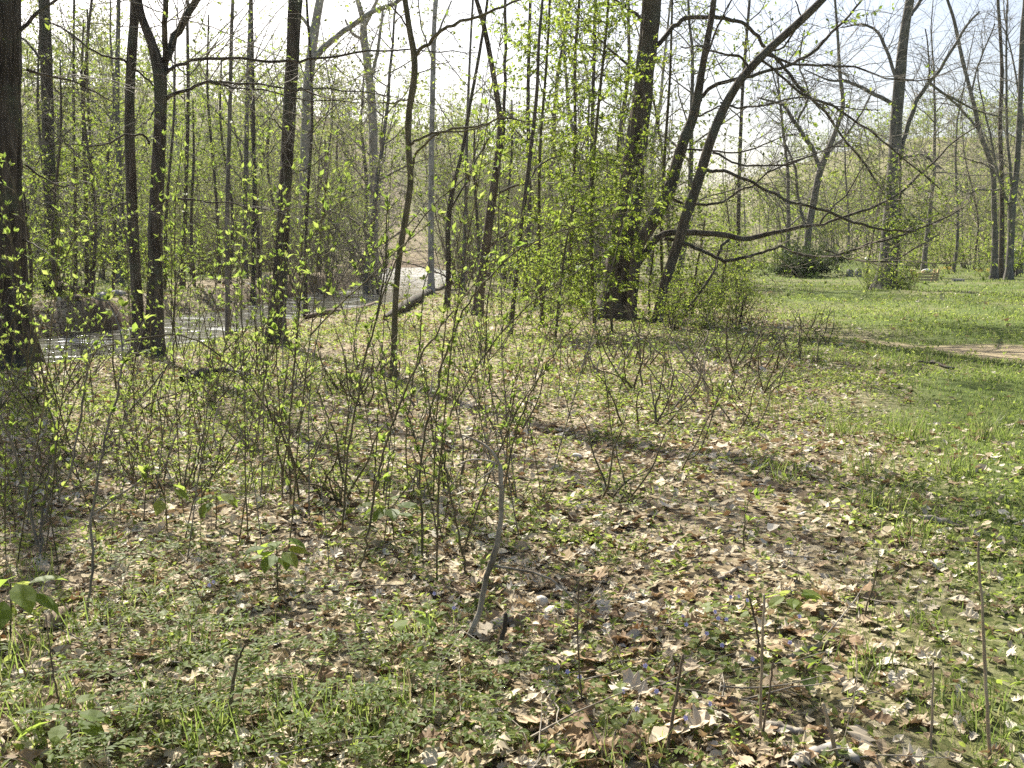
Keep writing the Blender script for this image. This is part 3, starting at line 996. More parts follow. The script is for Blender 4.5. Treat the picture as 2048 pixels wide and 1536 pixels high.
traced_tree('meadow_tree', 'dark straight trunk in the middle of the far clump', 'tree', 48,
            [(2002, 558, 13), (2004, 450, 11), (2003, 350, 10), (2000, 250, 9), (2004, 150, 8), (2000, 60, 7), (1996, 0, 6)], bark='bark_brown', H=18, seed=27, twig_m=5.0,
            limbs=[[(2003, 365, 5), (1975, 330, 4), (1940, 320, 3), (1900, 310, 2)]])
traced_tree('meadow_tree', 'thick forked trunk at the outer end of the far clump', 'tree', 46,
            [(2017, 560, 17), (2022, 480, 15), (2024, 410, 17), (2032, 350, 13), (2038, 260, 12), (2042, 150, 11), (2045, 60, 10), (2050, 0, 9)],
            limbs=[[(2022, 412, 8), (2012, 395, 7), (2004, 370, 7), (1990, 330, 6), (1982, 280, 5), (1968, 220, 4), (1955, 130, 3)], [(2028, 380, 8), (2020, 320, 7), (2014, 220, 6), (2012, 100, 5), (2014, 0, 4)],
                   [(2003, 378, 5), (1985, 380, 5), (1955, 378, 4), (1938, 387, 4), (1905, 372, 2)]],
            bark='bark_grey', H=18, seed=28, twig_m=6, tw_r=.011, extra_limbs=10, top_twigs=1.0)
lm(2005, 47, 'the far trunks')
traced_tree('spreading_tree', 'bare spreading tree behind the dark evergreen bush', 'tree', 55,
            [(1612, 548, 17), (1616, 470, 16), (1626, 410, 16), (1638, 350, 15), (1650, 315, 14), (1672, 260, 10), (1686, 210, 9), (1680, 150, 8), (1676, 80, 6), (1670, 0, 5)],
            limbs=[[(1640, 335, 11), (1625, 300, 10), (1605, 270, 10), (1588, 240, 9), (1570, 212, 8), (1545, 203, 6), (1515, 195, 4)],
                   [(1644, 325, 8), (1660, 300, 8), (1690, 270, 7), (1720, 230, 5), (1750, 180, 3)],
                   [(1595, 245, 6), (1610, 210, 6), (1615, 180, 5), (1600, 130, 4), (1610, 60, 3)], [(1618, 470, 8), (1596, 400, 7), (1590, 340, 6), (1570, 280, 5), (1560, 200, 4), (1540, 120, 3)]],
            bark='bark_grey', H=16, seed=29, twig_m=7, extra_limbs=14, tw_r=.012, top_twigs=1.0)
# pale trees across the water, in the middle of the picture
traced_tree('pale_tree', 'pale tree with one heavy limb rising on a long slant', 'tree', 44,
            [(606, 560, 24), (608, 420, 23), (612, 250, 22), (618, 150, 22), (628, 70, 21), (640, 0, 18)],
            limbs=[[(622, 128, 15), (640, 102, 15), (668, 78, 14), (700, 54, 13), (740, 26, 12), (785, 8, 11), (830, -20, 9)], [(628, 70, 9), (600, 30, 8), (580, 0, 6)]],
            bark='bark_pale', H=19, seed=30, twig_m=1.6, extra_limbs=5)
traced_tree('pale_tree', 'pale twin-topped tree in the gap of open sky', 'tree', 46,
            [(748, 560, 22), (747, 450, 21), (746, 250, 19), (738, 150, 18), (728, 80, 17), (726, 40, 14), (715, 0, 10)],
            limbs=[[(728, 62, 9), (742, 25, 9), (760, -10, 7)], [(724, 78, 8), (705, 65, 7), (690, 40, 5)], [(746, 150, 9), (758, 90, 8), (765, 20, 6)]], bark='bark_pale', H=19, seed=31, twig_m=2, extra_limbs=6)
EXTRA = [(175, 27, 11, 0), (430, 31, 10, 3), (455, 20, 14, 6), (505, 33, 11, 9), (520, 19.5, 11, -4), (365, 34, 12, 12), (240, 38, 17, -5), (690, 40, 12, 10), (610, 25, 10, 8),
         (1050, 30, 14, 14), (1100, 40, 14, -10), (925, 32, 10, 16), (150, 34, 9, 10), (820, 26, 9, 4), (1180, 33, 13, 12), (490, 40, 15, 7), (1420, 50, 14, 20), (1475, 62, 12, 16)]
for k, (px, d, w, lean) in enumerate([(a, b, c * .72, e) for i_, (a, b, c, e) in enumerate(EXTRA) if i_ % 3 != 1]):
    r = np.random.default_rng(400 + k)
    by = 490 + 3216 / d
    tr = [(px, by, w * 1.2), (px + lean * .3 + r.normal(0, 3), by * .7, w), (px + lean * .7 + r.normal(0, 4), by * .35, w * .85), (px + lean + r.normal(0, 5), 0, w * .7)]
    lb = []
    for q in range(3):
        t = r.uniform(.25, .8)
        x0, y0 = px + lean * t, by * (1 - t)
        sg = r.choice([-1, 1])
        lb.append([(x0, y0, w * .4), (x0 + sg * 40, y0 - 45, w * .33), (x0 + sg * r.uniform(70, 120), y0 - r.uniform(70, 150), w * .15)])
    o = traced_tree('woodland_tree', None, 'tree', d, tr, lb, bark=['bark_brown', 'bark_grey', 'bark_dark'][k % 3], H=r.uniform(13, 18), seed=430 + k, leafy=[.8, 2.5, 1.5][k % 3],
                    leaf=['leaf_mid', 'leaf_bright', 'leaf_mid'][k % 3], leaf_size=.075, group='trunks standing along the creek', extra_limbs=4, top_twigs=.7)[0]
    defer(o, px, d, ['thin brown trunk', 'thin grey trunk', 'dark thin trunk'][k % 3], None)


# ------------------------------------------------------------------ leafy young trees of the thicket in the middle
def young_leafy(name, label, d, trunk, n_limbs, reach, leaf, size, per_m, seed, y_hi=1.0, bark='stem_olive', group=None, cat='tree'):
    r = np.random.default_rng(seed)
    P, R = lift(trunk, d)
    z0 = gz(P[0][0], P[0][1])
    P[0][2] = z0 - .08
    base = np.array([P[0][0], P[0][1], z0])
    D = densify(P - base, 20)
    Rr = np.interp(np.linspace(0, 1, 20), np.linspace(0, 1, len(R)), R)
    root = thing(name, base, label, cat, group)
    mb = MB()
    tubes(mb, [(D, Rr)], 7)
    mb.obj('trunk', M[bark], root)
    L = []
    for k in range(n_limbs):
        t = r.uniform(.12, 1.0)
        p, dd = sample_path(D, t)
        az = r.uniform(0, 2 * math.pi)
        v = np.array([math.cos(az), math.sin(az) * .7, r.uniform(-.1, .7)])
        L.append(grow(r, p, v, reach * r.uniform(.45, 1.1), 6, .008, .003, .2, -.02))
    m2 = MB()
    tw = ramify(r, L, 4, (.2, .6), 2, .0035, .25, 0, flat=.7)
    tubes(m2, L, 5)
    tubes(m2, tw, 3)
    m2.obj('crown', M['twig_dark'], root, kind='stuff')
    m3 = MB()
    leaves_on(r, m3, L + tw, per_m, size, cluster=2, droop=.9)
    m3.obj('foliage', M[leaf], root, kind='stuff', smooth=False)
    return root


YL = [
    ('slender leafy tree, brightest of the middle thicket, drooping new leaves', 19.5, [(1085, 660, 8), (1078, 480, 7), (1080, 300, 6), (1092, 140, 5), (1100, -10, 5), (1106, -250, 4), (1112, -500, 3)], 60, 1.5, 'leaf_bright', .08, 16),
    ('leafy tree close against the broad brown trunk', 19.0, [(1190, 655, 8), (1183, 500, 7), (1186, 340, 6), (1200, 180, 6), (1215, 30, 5), (1225, -200, 4), (1230, -520, 3)], 84, 1.4, 'leaf_bright', .08, 15),
    ('darker leafy tree at the back of the middle thicket', 24, [(1140, 630, 9), (1142, 470, 8), (1150, 300, 7), (1150, 120, 6), (1160, -20, 6), (1170, -300, 4), (1180, -600, 3)], 90, 1.8, 'leaf_mid', .085, 14),
    ('yellow-green leafy tree low in the middle thicket', 17.5, [(1110, 675, 6), (1118, 600, 5), (1130, 500, 4), (1150, 400, 3)], 44, 1.4, 'leaf_bright', .07, 16),
    ('short leafy tree with layered sprays before the broad trunk', 18.0, [(1225, 668, 6), (1222, 590, 5), (1238, 480, 4), (1255, 400, 3), (1270, 310, 3)], 44, 1.3, 'leaf_bright', .065, 16),
    ('leafy tree hanging dark leaves beside the top of the broad trunk', 22.8, [(1330, 640, 7), (1322, 480, 6), (1330, 300, 6), (1340, 150, 5), (1345, -20, 4), (1352, -300, 3)], 46, 1.5, 'leaf_mid', .08, 9),
    ('leafy bushy tree behind the slanting trunk', 23.5, [(1385, 625, 6), (1390, 560, 5), (1402, 490, 4), (1410, 440, 3)], 30, 1.5, 'leaf_mid', .07, 11),
    ('low leafy bush-like tree between the broad and slanting trunks', 22.3, [(1300, 645, 5), (1298, 580, 5), (1305, 520, 4), (1310, 470, 3)], 24, 1.2, 'leaf_mid', .07, 11),
    ('leafy tree at the meadow edge beyond the arching limbs', 26, [(1440, 610, 5), (1445, 560, 5), (1452, 510, 4)], 22, 1.1, 'leaf_bright', .07, 10),
]
for k, a in enumerate(YL):
    young_leafy('leafy_tree', *a, seed=600 + k, group='young leafy trees of the thicket')
# creamy fresh foliage over on the creek side
LEFT = [(150, 27, 330, 2.0), (185, 26, 40, 1.6), (112, 24, 120, 1.4), (60, 24, 380, 1.5), (225, 31, 260, 2.0), (390, 34, 200, 1.8), (460, 38, 120, 1.9), (330, 32, 90, 1.8), (520, 41, 60, 1.8),
        (440, 36, 30, 2.0), (180, 34, 20, 2.2), (90, 36, 60, 2.2), (270, 30, 380, 1.6), (560, 44, 240, 1.9), (640, 52, 280, 2.0), (960, 34, 250, 1.8), (1010, 38, 200, 2.0), (700, 60, 250, 2.2)]
for k, (px, d, ytop, reach) in enumerate(LEFT):
    r = np.random.default_rng(650 + k)
    by = 490 + 3216 / d
    x2 = px + r.uniform(-25, 25)
    o = young_leafy('leafy_tree', None, d, [(px, by, 7), (px + r.uniform(-8, 8), by * .66 + ytop * .34, 6), (x2, by * .3 + ytop * .7, 5), (x2 + r.uniform(-8, 8), ytop, 3)], 42, reach,
                    ['leaf_bright', 'leaf_mid', 'leaf_pale', 'leaf_mid'][k % 4], .075, 7.0, 670 + k, bark='bark_brown', group='leafy young trees across the creek')
    defer(o, px, d, ['bright leafy young tree', 'green leafy young tree', 'bright leafy young tree', 'pale leafy young tree'][k % 4])


# ------------------------------------------------------------------ trees of the wood behind: a few grown, then copied
def proto_tree(name, H, r0, seed, bark, twig, n_limbs, leafy, leaf, size, low=.14, spread=.30, fine=3.4):
    r = np.random.default_rng(seed)
    root = thing(name, (0, -500, 0), None, 'tree')
    tr, R = grow(r, (0, 0, -.3), (r.normal(0, .04), r.normal(0, .04), 1), H, 14, r0, .02, .075, .035)
    R[0] *= 1.5
    mb = MB()
    tubes(mb, [(tr, R)], 8)
    mb.obj('trunk', M[bark], root)
    L = []
    for k in range(n_limbs):
        t = low + (1 - low) * (k + r.random()) / n_limbs
        p, d = sample_path(tr, min(t, .98))
        az = k * 2.4 + r.uniform(-.4, .4)
        v = np.array([math.cos(az), math.sin(az), r.uniform(.25, 1.0)])
        rad = np.interp(t, np.linspace(0, 1, len(R)), R)
        L.append(grow(r, p, v, H * spread * r.uniform(.6, 1.1) * (1.25 - .75 * t), 7, rad * .5, .009, .16, .05))
    mb = MB()
    tubes(mb, L, 5)
    l2 = ramify(r, L, 1.9, (.8, 2.6), 5, .019, .2, .04)
    l3 = ramify(r, l2, fine, (.3, 1.2), 3, .012, .22, .02)
    tubes(mb, l2, 4)
    tubes(mb, l3, 3)
    mb.obj('crown', M[twig], root, kind='stuff')
    if leafy:
        m2 = MB()
        leaves_on(r, m2, l2 + l3, leafy, size, cluster=2, droop=.4)
        m2.obj('foliage', M[leaf], root, kind='stuff', smooth=False)
    return root


def proto_shrub(name, H, seed, bark, n_stems, leafy, leaf, size, flat=1.0, per_m=3.5, cat='shrub'):
    r = np.random.default_rng(seed)
    root = thing(name, (0, -500, 0), None, cat)
    S = []
    for k in range(n_stems):
        a = r.uniform(0, 2 * math.pi)
        v = np.array([math.cos(a) * .5 * flat, math.sin(a) * .5 * flat, 1])
        S.append(grow(r, (r.normal(0, .12), r.normal(0, .12), -.05), v, H * r.uniform(.6, 1.1), 8, .012 * H ** .5, .004, .16, .01))
    mb = MB()
    tubes(mb, S, 5)
    t1 = ramify(r, S, per_m if H < 5 else 2.4, (.15 * H, .42 * H), 5, .006 if H < 3 else .012, .22, .03, t0=.12)
    t2 = ramify(r, t1, 5 if H < 5 else 3.4, (.08 * H, .22 * H), 3, .0035 if H < 3 else .008, .28, .02, t0=.1)
    tubes(mb, t1, 4)
    tubes(mb, t2, 3)
    mb.obj('stem', M[bark], root, kind='stuff')
    if leafy:
        m2 = MB()
        leaves_on(r, m2, t1 + t2, leafy, size, cluster=2, droop=.4)
        m2.obj('foliage', M[leaf], root, kind='stuff', smooth=False)
    return root


BARE = [proto_tree('bare_tree', H, r0, 700 + k, b, t, n, lf, 'leaf_pale', .09) for k, (H, r0, b, t, n, lf) in enumerate(
    [(17, .17, 'bark_grey', 'twig_grey', 20, .5), (19, .2, 'bark_brown', 'twig_grey', 20, .8), (14, .11, 'bark_grey', 'twig_tan', 20, .4), (18, .16, 'bark_pale', 'twig_grey', 18, .6), (11, .08, 'bark_brown', 'twig_tan', 18, 1.2)])]
GREEN = [proto_tree('budding_tree', H, r0, 720 + k, b, 'twig_tan', n, lf, leaf, .13, low=.12, spread=.3, fine=2.2) for k, (H, r0, b, n, lf, leaf) in enumerate(
    [(9, .09, 'bark_brown', 22, 5.0, 'leaf_bright'), (11, .11, 'bark_grey', 22, 5.0, 'leaf_pale'), (8, .08, 'bark_brown', 20, 5.5, 'leaf_mid'), (13, .13, 'bark_grey', 24, 4.4, 'leaf_pale')])]
THICK = [proto_shrub('bare_thicket_shrub', H, 740 + k, t, n, lf, 'leaf_mid', .06) for k, (H, t, n, lf) in enumerate([(5.5, 'twig_grey', 12, 1.5), (7.5, 'twig_tan', 11, 1.0), (4.0, 'twig_tan', 13, 2.5)])]
BUSH = [proto_shrub('leafy_bush', H, 750 + k, 'twig_dark', n, lf, leaf, .09, per_m=5) for k, (H, n, lf, leaf) in enumerate([(2.2, 12, 5, 'leaf_bright'), (1.6, 12, 6, 'leaf_mid'), (2.8, 12, 4.5, 'leaf_mid')])]
USED = set()


def put(protos, px, d, sc, rz, desc, group, jit=0.0):
    if 765 < px < 895 and 34 < d < 105:
        px += 140 if px > 830 else -150
    o = protos
    if o.name in USED:
        o = copy_tree(protos)
    USED.add(o.name)
    p = at(px, 500, d)
    o.location = (p[0], p[1], gz(p[0], p[1]) - .02)
    o.rotation_euler = (0, 0, rz)
    o.scale = (sc, sc, sc)
    o['group'] = group
    defer(o, px, d, desc)
    return o


r = np.random.default_rng(77)
for k in range(34):       # bare trees of the wood across and along the creek
    px = -60 + 1440 * ((k * .6180339) % 1)
    d = r.uniform(44, 95)
    s_ = at(px, 500, d)
    if abs(creek_s(s_[0], s_[1])) < creek_w(s_[1]) + 1:
        px -= 90
    i = k % 5
    put(BARE[i], px, d, r.uniform(.75, 1.15), r.uniform(0, 6.28), ['tall grey bare tree', 'big brown bare tree', 'grey bare tree', 'whitish bare tree', 'young bare tree'][i], 'bare trees of the wood')
for k in range(46):
    px = -60 + 1420 * ((k * .6180339 + .31) % 1)
    d = r.uniform(40, 85)
    s_ = at(px, 500, d)
    if abs(creek_s(s_[0], s_[1])) < creek_w(s_[1]) + 1:
        px -= 110
    i = k % 4
    put(GREEN[i], px, d, r.uniform(.7, 1.2), r.uniform(0, 6.28), ['bright budding tree', 'pale budding tree', 'green budding tree', 'tall pale budding tree'][i], 'budding trees of the wood')
for k in range(60):
    px = 20 + 1230 * ((k * .6180339 + .7) % 1)
    d = r.uniform(38, 75)
    s_ = at(px, 500, d)
    if abs(creek_s(s_[0], s_[1])) < creek_w(s_[1]) + 1.2:
        px += 100
    i = k % 3
    put(THICK[i], px, d, r.uniform(.8, 1.25), r.uniform(0, 6.28), ['grey twiggy shrub', 'tall tan twiggy shrub', 'tan twiggy shrub'][i], 'twiggy shrubs of the wood')
MEADOW_BACK = [(1440, 72), (1490, 84), (1530, 92), (1570, 78), (1660, 88), (1705, 82), (1740, 95), (1800, 86), (1845, 92), (1890, 84), (1925, 74), (1960, 90), (2000, 78), (2040, 86), (2080, 72), (1620, 100), (1865, 104), (1940, 108), (2030, 110), (1770, 108)]
for k, (px, d) in enumerate(MEADOW_BACK):
    if k % 2:
        put(BARE[(k // 2) % 5], px, d, r.uniform(.4, .6), r.uniform(0, 6.28), 'bare tree edging the meadow', 'bare trees behind the meadow')
    else:
        put(GREEN[(k // 2) % 4], px, d, r.uniform(.55, .85), r.uniform(0, 6.28), 'budding tree edging the meadow', 'budding trees behind the meadow')
for k, (px, d, sc) in enumerate([(1570, 62, .95), (1690, 66, .9), (1735, 58, .8), (1850, 62, 1.0), (1905, 56, .95), (1950, 66, 1.05), (2040, 55, .9), (2075, 50, 1.0), (1450, 60, .8)]):
    put(BARE[[0, 2, 4][k % 3]], px, d, sc, r.uniform(0, 6.28), 'bare twiggy tree on the meadow', 'bare trees on the meadow')
for k, (px, d, sc) in enumerate([(1835, 66, 1.1), (1870, 70, 1.3), (1900, 64, 1.0), (1935, 68, 1.5), (1965, 60, .9), (1995, 52, .9), (2035, 50, 1.1), (1820, 74, 1.0), (1790, 78, 1.2), (1560, 62, 1.0), (1520, 66, 1.1), (1480, 70, 1.2), (2060, 60, 1.2), (1740, 70, .8)]):
    put(BUSH[k % 3], px, d, sc, r.uniform(0, 6.28), ['bright leafy bush', 'low leafy bush', 'tall leafy bush'][k % 3], 'bushes along the meadow edge')
for k, (px, d, sc) in enumerate([(1420, 25, .75), (1445, 29, .8), (1370, 22, .7), (1345, 24, .8), (1480, 36, .7), (1800, 35, .55), (1825, 35.5, .5), (1745, 35, .45), (1350, 18.5, .5), (1420, 18.5, .5), (1480, 19.5, .45), (1180, 21.5, .45), (1110, 22, .5), (100, 26, .8), (300, 32, .9), (430, 38, .8), (1080, 26, .8), (1150, 27, .8), (1230, 28, .9)]):
    put(BUSH[(k + 1) % 3], px, d, sc, r.uniform(0, 6.28), ['bright leafy bush', 'low leafy bush', 'tall leafy bush'][(k + 1) % 3], 'bushes under the trees')


# the far wood on the slopes, too far to tell one tree from the next
def far_woods():
    r = np.random.default_rng(88)
    protos = []
    for k in range(6):
        H = r.uniform(10, 15)
        tr, R = grow(r, (0, 0, -.3), (0, 0, 1), H, 6, .11, .02, .09, .03)
        L = []
        for q in range(11):
            t = .25 + .75 * q / 11
            p, d = sample_path(tr, t)
            a = q * 2.4
            L.append(grow(r, p, (math.cos(a), math.sin(a), r.uniform(.3, 1)), H * .3 * (1.2 - .7 * t), 2, .045, .015, .18, .05))
        t2 = ramify(r, L, 1.9, (.8, 2.2), 1, .026, .2, .05)
        w, f = MB(), MB()
        tubes(w, [(tr, R)], 5)
        tubes(w, L + t2, 3)
        leaves_on(r, f, L + t2, 1.0 if k % 2 else 1.7, .55, cluster=2)
        protos.append((w, f))
    wood, leaf = MB(), [MB(), MB()]
    n = 0
    while n < 600:
        d = 88 + 170 * r.random() ** 1.4
        x = d * r.uniform(-.58, .64)
        if n >= 420:
            d = r.uniform(86, 170)
            x = r.uniform(.26, .66) * d
        if (abs(creek_s(np.array(x), np.array(d))) < 4 or abs(1024 + F * x / d - 832) < 55) and d < 112:
            continue
        i = r.integers(6)
        s, a = r.uniform(.7, 1.15) * (.62 if x > .14 * d else 1), r.uniform(0, 6.28)
        Rm = np.array([[math.cos(a), -math.sin(a), 0], [math.sin(a), math.cos(a), 0], [0, 0, 1]]) * s
        z = gz(x, d)
        for src, dst in ((protos[i][0], wood), (protos[i][1], leaf[n % 2])):
            off = 0
            v = np.concatenate(src.v) @ Rm.T + np.array([x, d, z])
            dst.add(v, np.concatenate(src.t) if src.t else None, np.concatenate(src.q) if src.q else None)
        n += 1
    o = wood.obj('far_woods', M['twig_grey'], kind='stuff')
    tag(o, 'mass of bare and budding trees covering the slopes beyond', 'woods')
    leaf[0].obj('foliage', M['leaf_pale'], o, smooth=False, kind='stuff')
    leaf[1].obj('foliage', M['leaf_mid'], o, smooth=False, kind='stuff')


far_woods()


# ------------------------------------------------------------------ saplings and canes of the near thicket
LEAF_MESH = []
for k in range(4):
    mb = MB()
    rr_ = np.random.default_rng(30 + k)
    V = LEAF_FINE[0].copy()
    V[:, 2] += rr_.uniform(-.12, .05) * V[:, 1] ** 2 + rr_.normal(0, .012, len(V))
    V[:, 0] *= rr_.uniform(.8, 1.2)
    mb.add(V, LEAF_FINE[1])
    LEAF_MESH.append(mb)
M['leaf_sapling_one'] = leaf_mat('single_sapling_leaf', [(0, (.06, .10, .018)), (.6, (.09, .135, .025)), (1, (.12, .16, .04))],
                                 [(.24, .36, .06), (.36, .47, .08), (.48, .54, .14)], .5, .55, 'object')
LEAF_MESH = [m.mesh('leaf', M['leaf_sapling_one'], False) for m in LEAF_MESH]
mb = MB()
mb.add(*BIG_LEAF)
BIG_LEAF_MESH = mb.mesh('leaf', M['leaf_sapling_one'], False)


def leaf_obj(mesh, root, pos, rot, size, name='leaf'):
    o = bpy.data.objects.new(name, mesh)
    C.objects.link(o)
    o.parent = root
    m = np.eye(4)
    m[:3, :3] = rot * size
    m[:3, 3] = pos
    o.matrix_local = Matrix(m.tolist())
    return o


def node_leaves(r, twigs, n_each=(4, 6), size=.037):
    pos, dirs, sz = [], [], []
    for P, R in twigs:
        d = unit(P[-1] - P[-2])
        n = r.integers(n_each[0], n_each[1] + 1)
        for c in range(n):
            v = side_dir(r, d, r.uniform(.35, 1.05), .2)
            v[2] += .1
            pos.append(P[-1])
            dirs.append(v)
            sz.append(size * r.uniform(.35, 1.45))
    up = np.array([0, 0, 1.0]) + r.normal(0, .3, (len(pos), 3))
    return np.array(pos), frames(np.array(dirs), up, r.normal(0, .4, len(pos))), np.array(sz)


def sapling_twigs(r, D, Rr, step, t0):
    L = float(np.linalg.norm(np.diff(D, axis=0), axis=1).sum())
    out = []
    t = t0
    while t < .98:
        p, d = sample_path(D, t)
        for sgn in range(r.integers(1, 3)):
            v = side_dir(r, d, r.uniform(.5, 1.1), .2)
            v[2] += .25
            out.append(grow(r, p, v, r.uniform(.012, .07), 3, .0026, .0018, .15, .05))
        t += step / L * r.uniform(.6, 1.5)
    out.append((D[-3:].copy(), np.array([.0016, .0012, .001])))
    return out


def traced_sapling(label, d, trace, seed, leafy=True, singles=True, bark='stem_olive', side=(), step=.13, t0=.22, drift=0.0, size=.038, name='sapling', cat='sapling', group='saplings of the near thicket'):
    r = np.random.default_rng(seed)
    P, R = lift(trace, d, drift)
    R = R * .62
    z0 = gz(P[0][0], P[0][1])
    P[0][2] = z0 - .05
    base = np.array([P[0][0], P[0][1], z0])
    root = thing(name, base, label, cat, group)
    n = max(16, 4 * len(P))
    D = densify(P - base, n)
    D[1:-1] += r.normal(0, .004, (n - 2, 3))
    Rr = np.interp(np.linspace(0, 1, n), np.linspace(0, 1, len(R)), R)
    mb = MB()
    tubes(mb, [(D, Rr)], 7)
    mb.obj('stem', M[bark], root)
    tw = sapling_twigs(r, D, Rr, step, t0)
    for tr in side:
        lp, lr = lift(tr, d, r.uniform(-.2, .2))
        q = densify(lp - base, 12)
        rr = np.interp(np.linspace(0, 1, 12), np.linspace(0, 1, len(lr)), lr)
        m2 = MB()
        tubes(m2, [(q, rr)], 6)
        m2.obj('branch', M[bark], root)
        tw += sapling_twigs(r, q, rr, step, .2)
    if leafy:
        m3 = MB()
        tubes(m3, tw, 3)
        m3.obj('crown', M[bark], root, kind='stuff')
        pos, rot, sz = node_leaves(r, tw, size=size)
        if singles:
            for k in range(len(pos)):
                leaf_obj(LEAF_MESH[k % 4], root, pos[k], rot[k], sz[k])
        else:
            m4 = MB()
            stamp(m4, LEAF_FINE, pos, rot, sz)
            m4.obj('foliage', M['leaf_sapling'], root, kind='stuff', smooth=False)
    return root


SAP = [
    ('tall olive sapling sweeping up past the slim curving tree', 4.6, [(718, 1192, 9), (728, 1110, 8), (737, 1060, 8), (750, 985, 8), (762, 925, 7), (785, 850, 7), (818, 765, 6), (850, 700, 6), (884, 653, 5), (930, 592, 4), (976, 537, 3), (1030, 490, 2)], []),
    ('long arching sapling whose tip reaches over to the broad trunk', 4.9, [(846, 1112, 9), (841, 1020, 8), (842, 930, 8), (852, 850, 8), (868, 790, 7), (893, 700, 7), (925, 630, 6), (962, 572, 6), (1030, 508, 5), (1085, 478, 4), (1160, 450, 4), (1240, 428, 3), (1310, 408, 2)], []),
    ('leafy sapling rising steeply with the highest bright tip leaves', 5.4, [(690, 1180, 8), (685, 1080, 8), (690, 960, 7), (705, 850, 7), (726, 740, 6), (752, 640, 6), (790, 530, 5), (850, 430, 4), (920, 365, 4), (975, 325, 3), (1040, 290, 2)], [[(752, 640, 4), (770, 540, 3), (772, 470, 3), (775, 400, 2)]]),
    ('upright sapling crossing the sturdy dark tree with large end leaves', 5.9, [(590, 1110, 8), (583, 1000, 7), (578, 900, 7), (585, 780, 6), (596, 660, 6), (605, 560, 5), (625, 480, 4), (660, 420, 3), (735, 380, 2)], [[(600, 620, 4), (570, 520, 3), (560, 440, 3), (562, 380, 2)]]),
    ('thin leafy sapling slanting across the mid thicket', 5.2, [(910, 1190, 7), (890, 1110, 6), (875, 1010, 6), (885, 900, 6), (905, 820, 5), (950, 740, 5), (1000, 670, 4), (1080, 590, 4), (1150, 545, 3), (1215, 500, 2)], []),
    ('brown sapling forking low behind the dead leaning branch', 4.7, [(940, 1200, 8), (925, 1110, 7), (905, 1010, 6), (890, 930, 6), (885, 860, 4)], [[(925, 1110, 5), (960, 1000, 4), (1000, 900, 4), (1040, 810, 3), (1090, 740, 2)]]),
    ('sapling rooted beside the dead leaning branch, tips arching away', 4.9, [(985, 1190, 7), (1000, 1050, 6), (1010, 960, 6), (1035, 860, 5), (1065, 780, 5), (1105, 710, 4), (1160, 640, 3), (1220, 600, 2)], []),
    ('straight sapling in the gap before the slim tree', 6.6, [(820, 1000, 6), (812, 900, 5), (820, 800, 5), (838, 690, 4), (845, 600, 4), (860, 520, 3)], []),
    ('leafy forked sapling at the edge of the open litter', 6.9, [(1320, 1050, 6), (1345, 980, 6), (1375, 920, 5), (1410, 850, 4), (1440, 790, 3), (1470, 740, 2)], [[(1375, 920, 4), (1400, 900, 3), (1425, 830, 3), (1440, 780, 2)]]),
    ('slight upright sapling standing out in the sunlit litter', 5.1, [(1488, 1130, 5), (1488, 1060, 4), (1495, 1010, 3), (1502, 985, 2)], []),
    ('slim bent sapling with paired stems near the big trunk', 5.0, [(75, 1325, 10), (78, 1200, 9), (80, 1085, 9), (100, 1010, 8), (140, 950, 8), (152, 880, 7), (165, 800, 7), (176, 730, 6), (186, 690, 5)], [[(80, 1085, 6), (88, 1000, 5), (108, 920, 5), (112, 860, 4), (95, 810, 3)], [(75, 1090, 7), (50, 980, 6), (25, 890, 5), (0, 830, 4)]]),
    ('grey zigzag sapling in front of the forked dark tree', 4.1, [(150, 1325, 10), (162, 1270, 10), (180, 1190, 9), (184, 1100, 9), (186, 1010, 9), (200, 930, 8), (215, 860, 8), (236, 780, 7), (246, 720, 6), (268, 690, 5), (290, 640, 3)], [[(186, 1030, 5), (240, 990, 4), (300, 950, 3)], [(246, 720, 4), (240, 660, 3), (215, 600, 2)]]),
    ('sapling leaning under the arched cane', 6.2, [(365, 1170, 7), (378, 1090, 7), (398, 1010, 6), (425, 950, 5), (445, 880, 4), (470, 800, 3), (490, 700, 2)], []),
    ('tall thin sapling beside the arched cane', 6.0, [(540, 1150, 7), (560, 1050, 6), (565, 950, 6), (545, 850, 5), (520, 760, 5), (510, 660, 4), (520, 580, 3)], []),
]
for k, (lb, d, tr, side) in enumerate(SAP):
    traced_sapling(lb, d, tr, 800 + k, side=side, bark='stem_grey' if k in (10, 11) else 'stem_olive', t0=.3, step=.17 if k in (10, 11) else .14, singles=True)
SAP_BARE = [
    ('bare cane arching high and coming down again', 6.0, [(125, 800, 4), (150, 735, 4), (185, 702, 4), (260, 681, 5), (350, 671, 5), (400, 685, 5), (450, 720, 6), (495, 765, 6), (530, 810, 6), (560, 860, 6), (585, 920, 7), (600, 1000, 7), (610, 1080, 7)][::-1], 'bare_cane', 'cane'),
    ('thin bare cane bowed low over the litter', 4.2, [(420, 1230, 4), (385, 1165, 4), (330, 1120, 4), (270, 1108, 4), (200, 1135, 3), (100, 1160, 2)], 'bare_cane', 'cane'),
    ('slender bare cane running up past the arched cane', 6.4, [(215, 1120, 5), (190, 1000, 5), (130, 920, 5), (70, 840, 4), (20, 780, 3), (-20, 740, 2)], 'bare_cane', 'cane'),
    ('bare twig bowing over the white rocks', 4.45, [(1200, 1215, 3), (1170, 1180, 3), (1130, 1145, 4), (1080, 1135, 4), (1000, 1130, 4)], 'bare_cane', 'cane'),
]
for k, (lb, d, tr, nm, cat) in enumerate(SAP_BARE):
    traced_sapling(lb, d, tr, 830 + k, leafy=(k == 2), singles=False, name=nm, cat=cat, group='bare canes of the near thicket', bark='stem_olive')


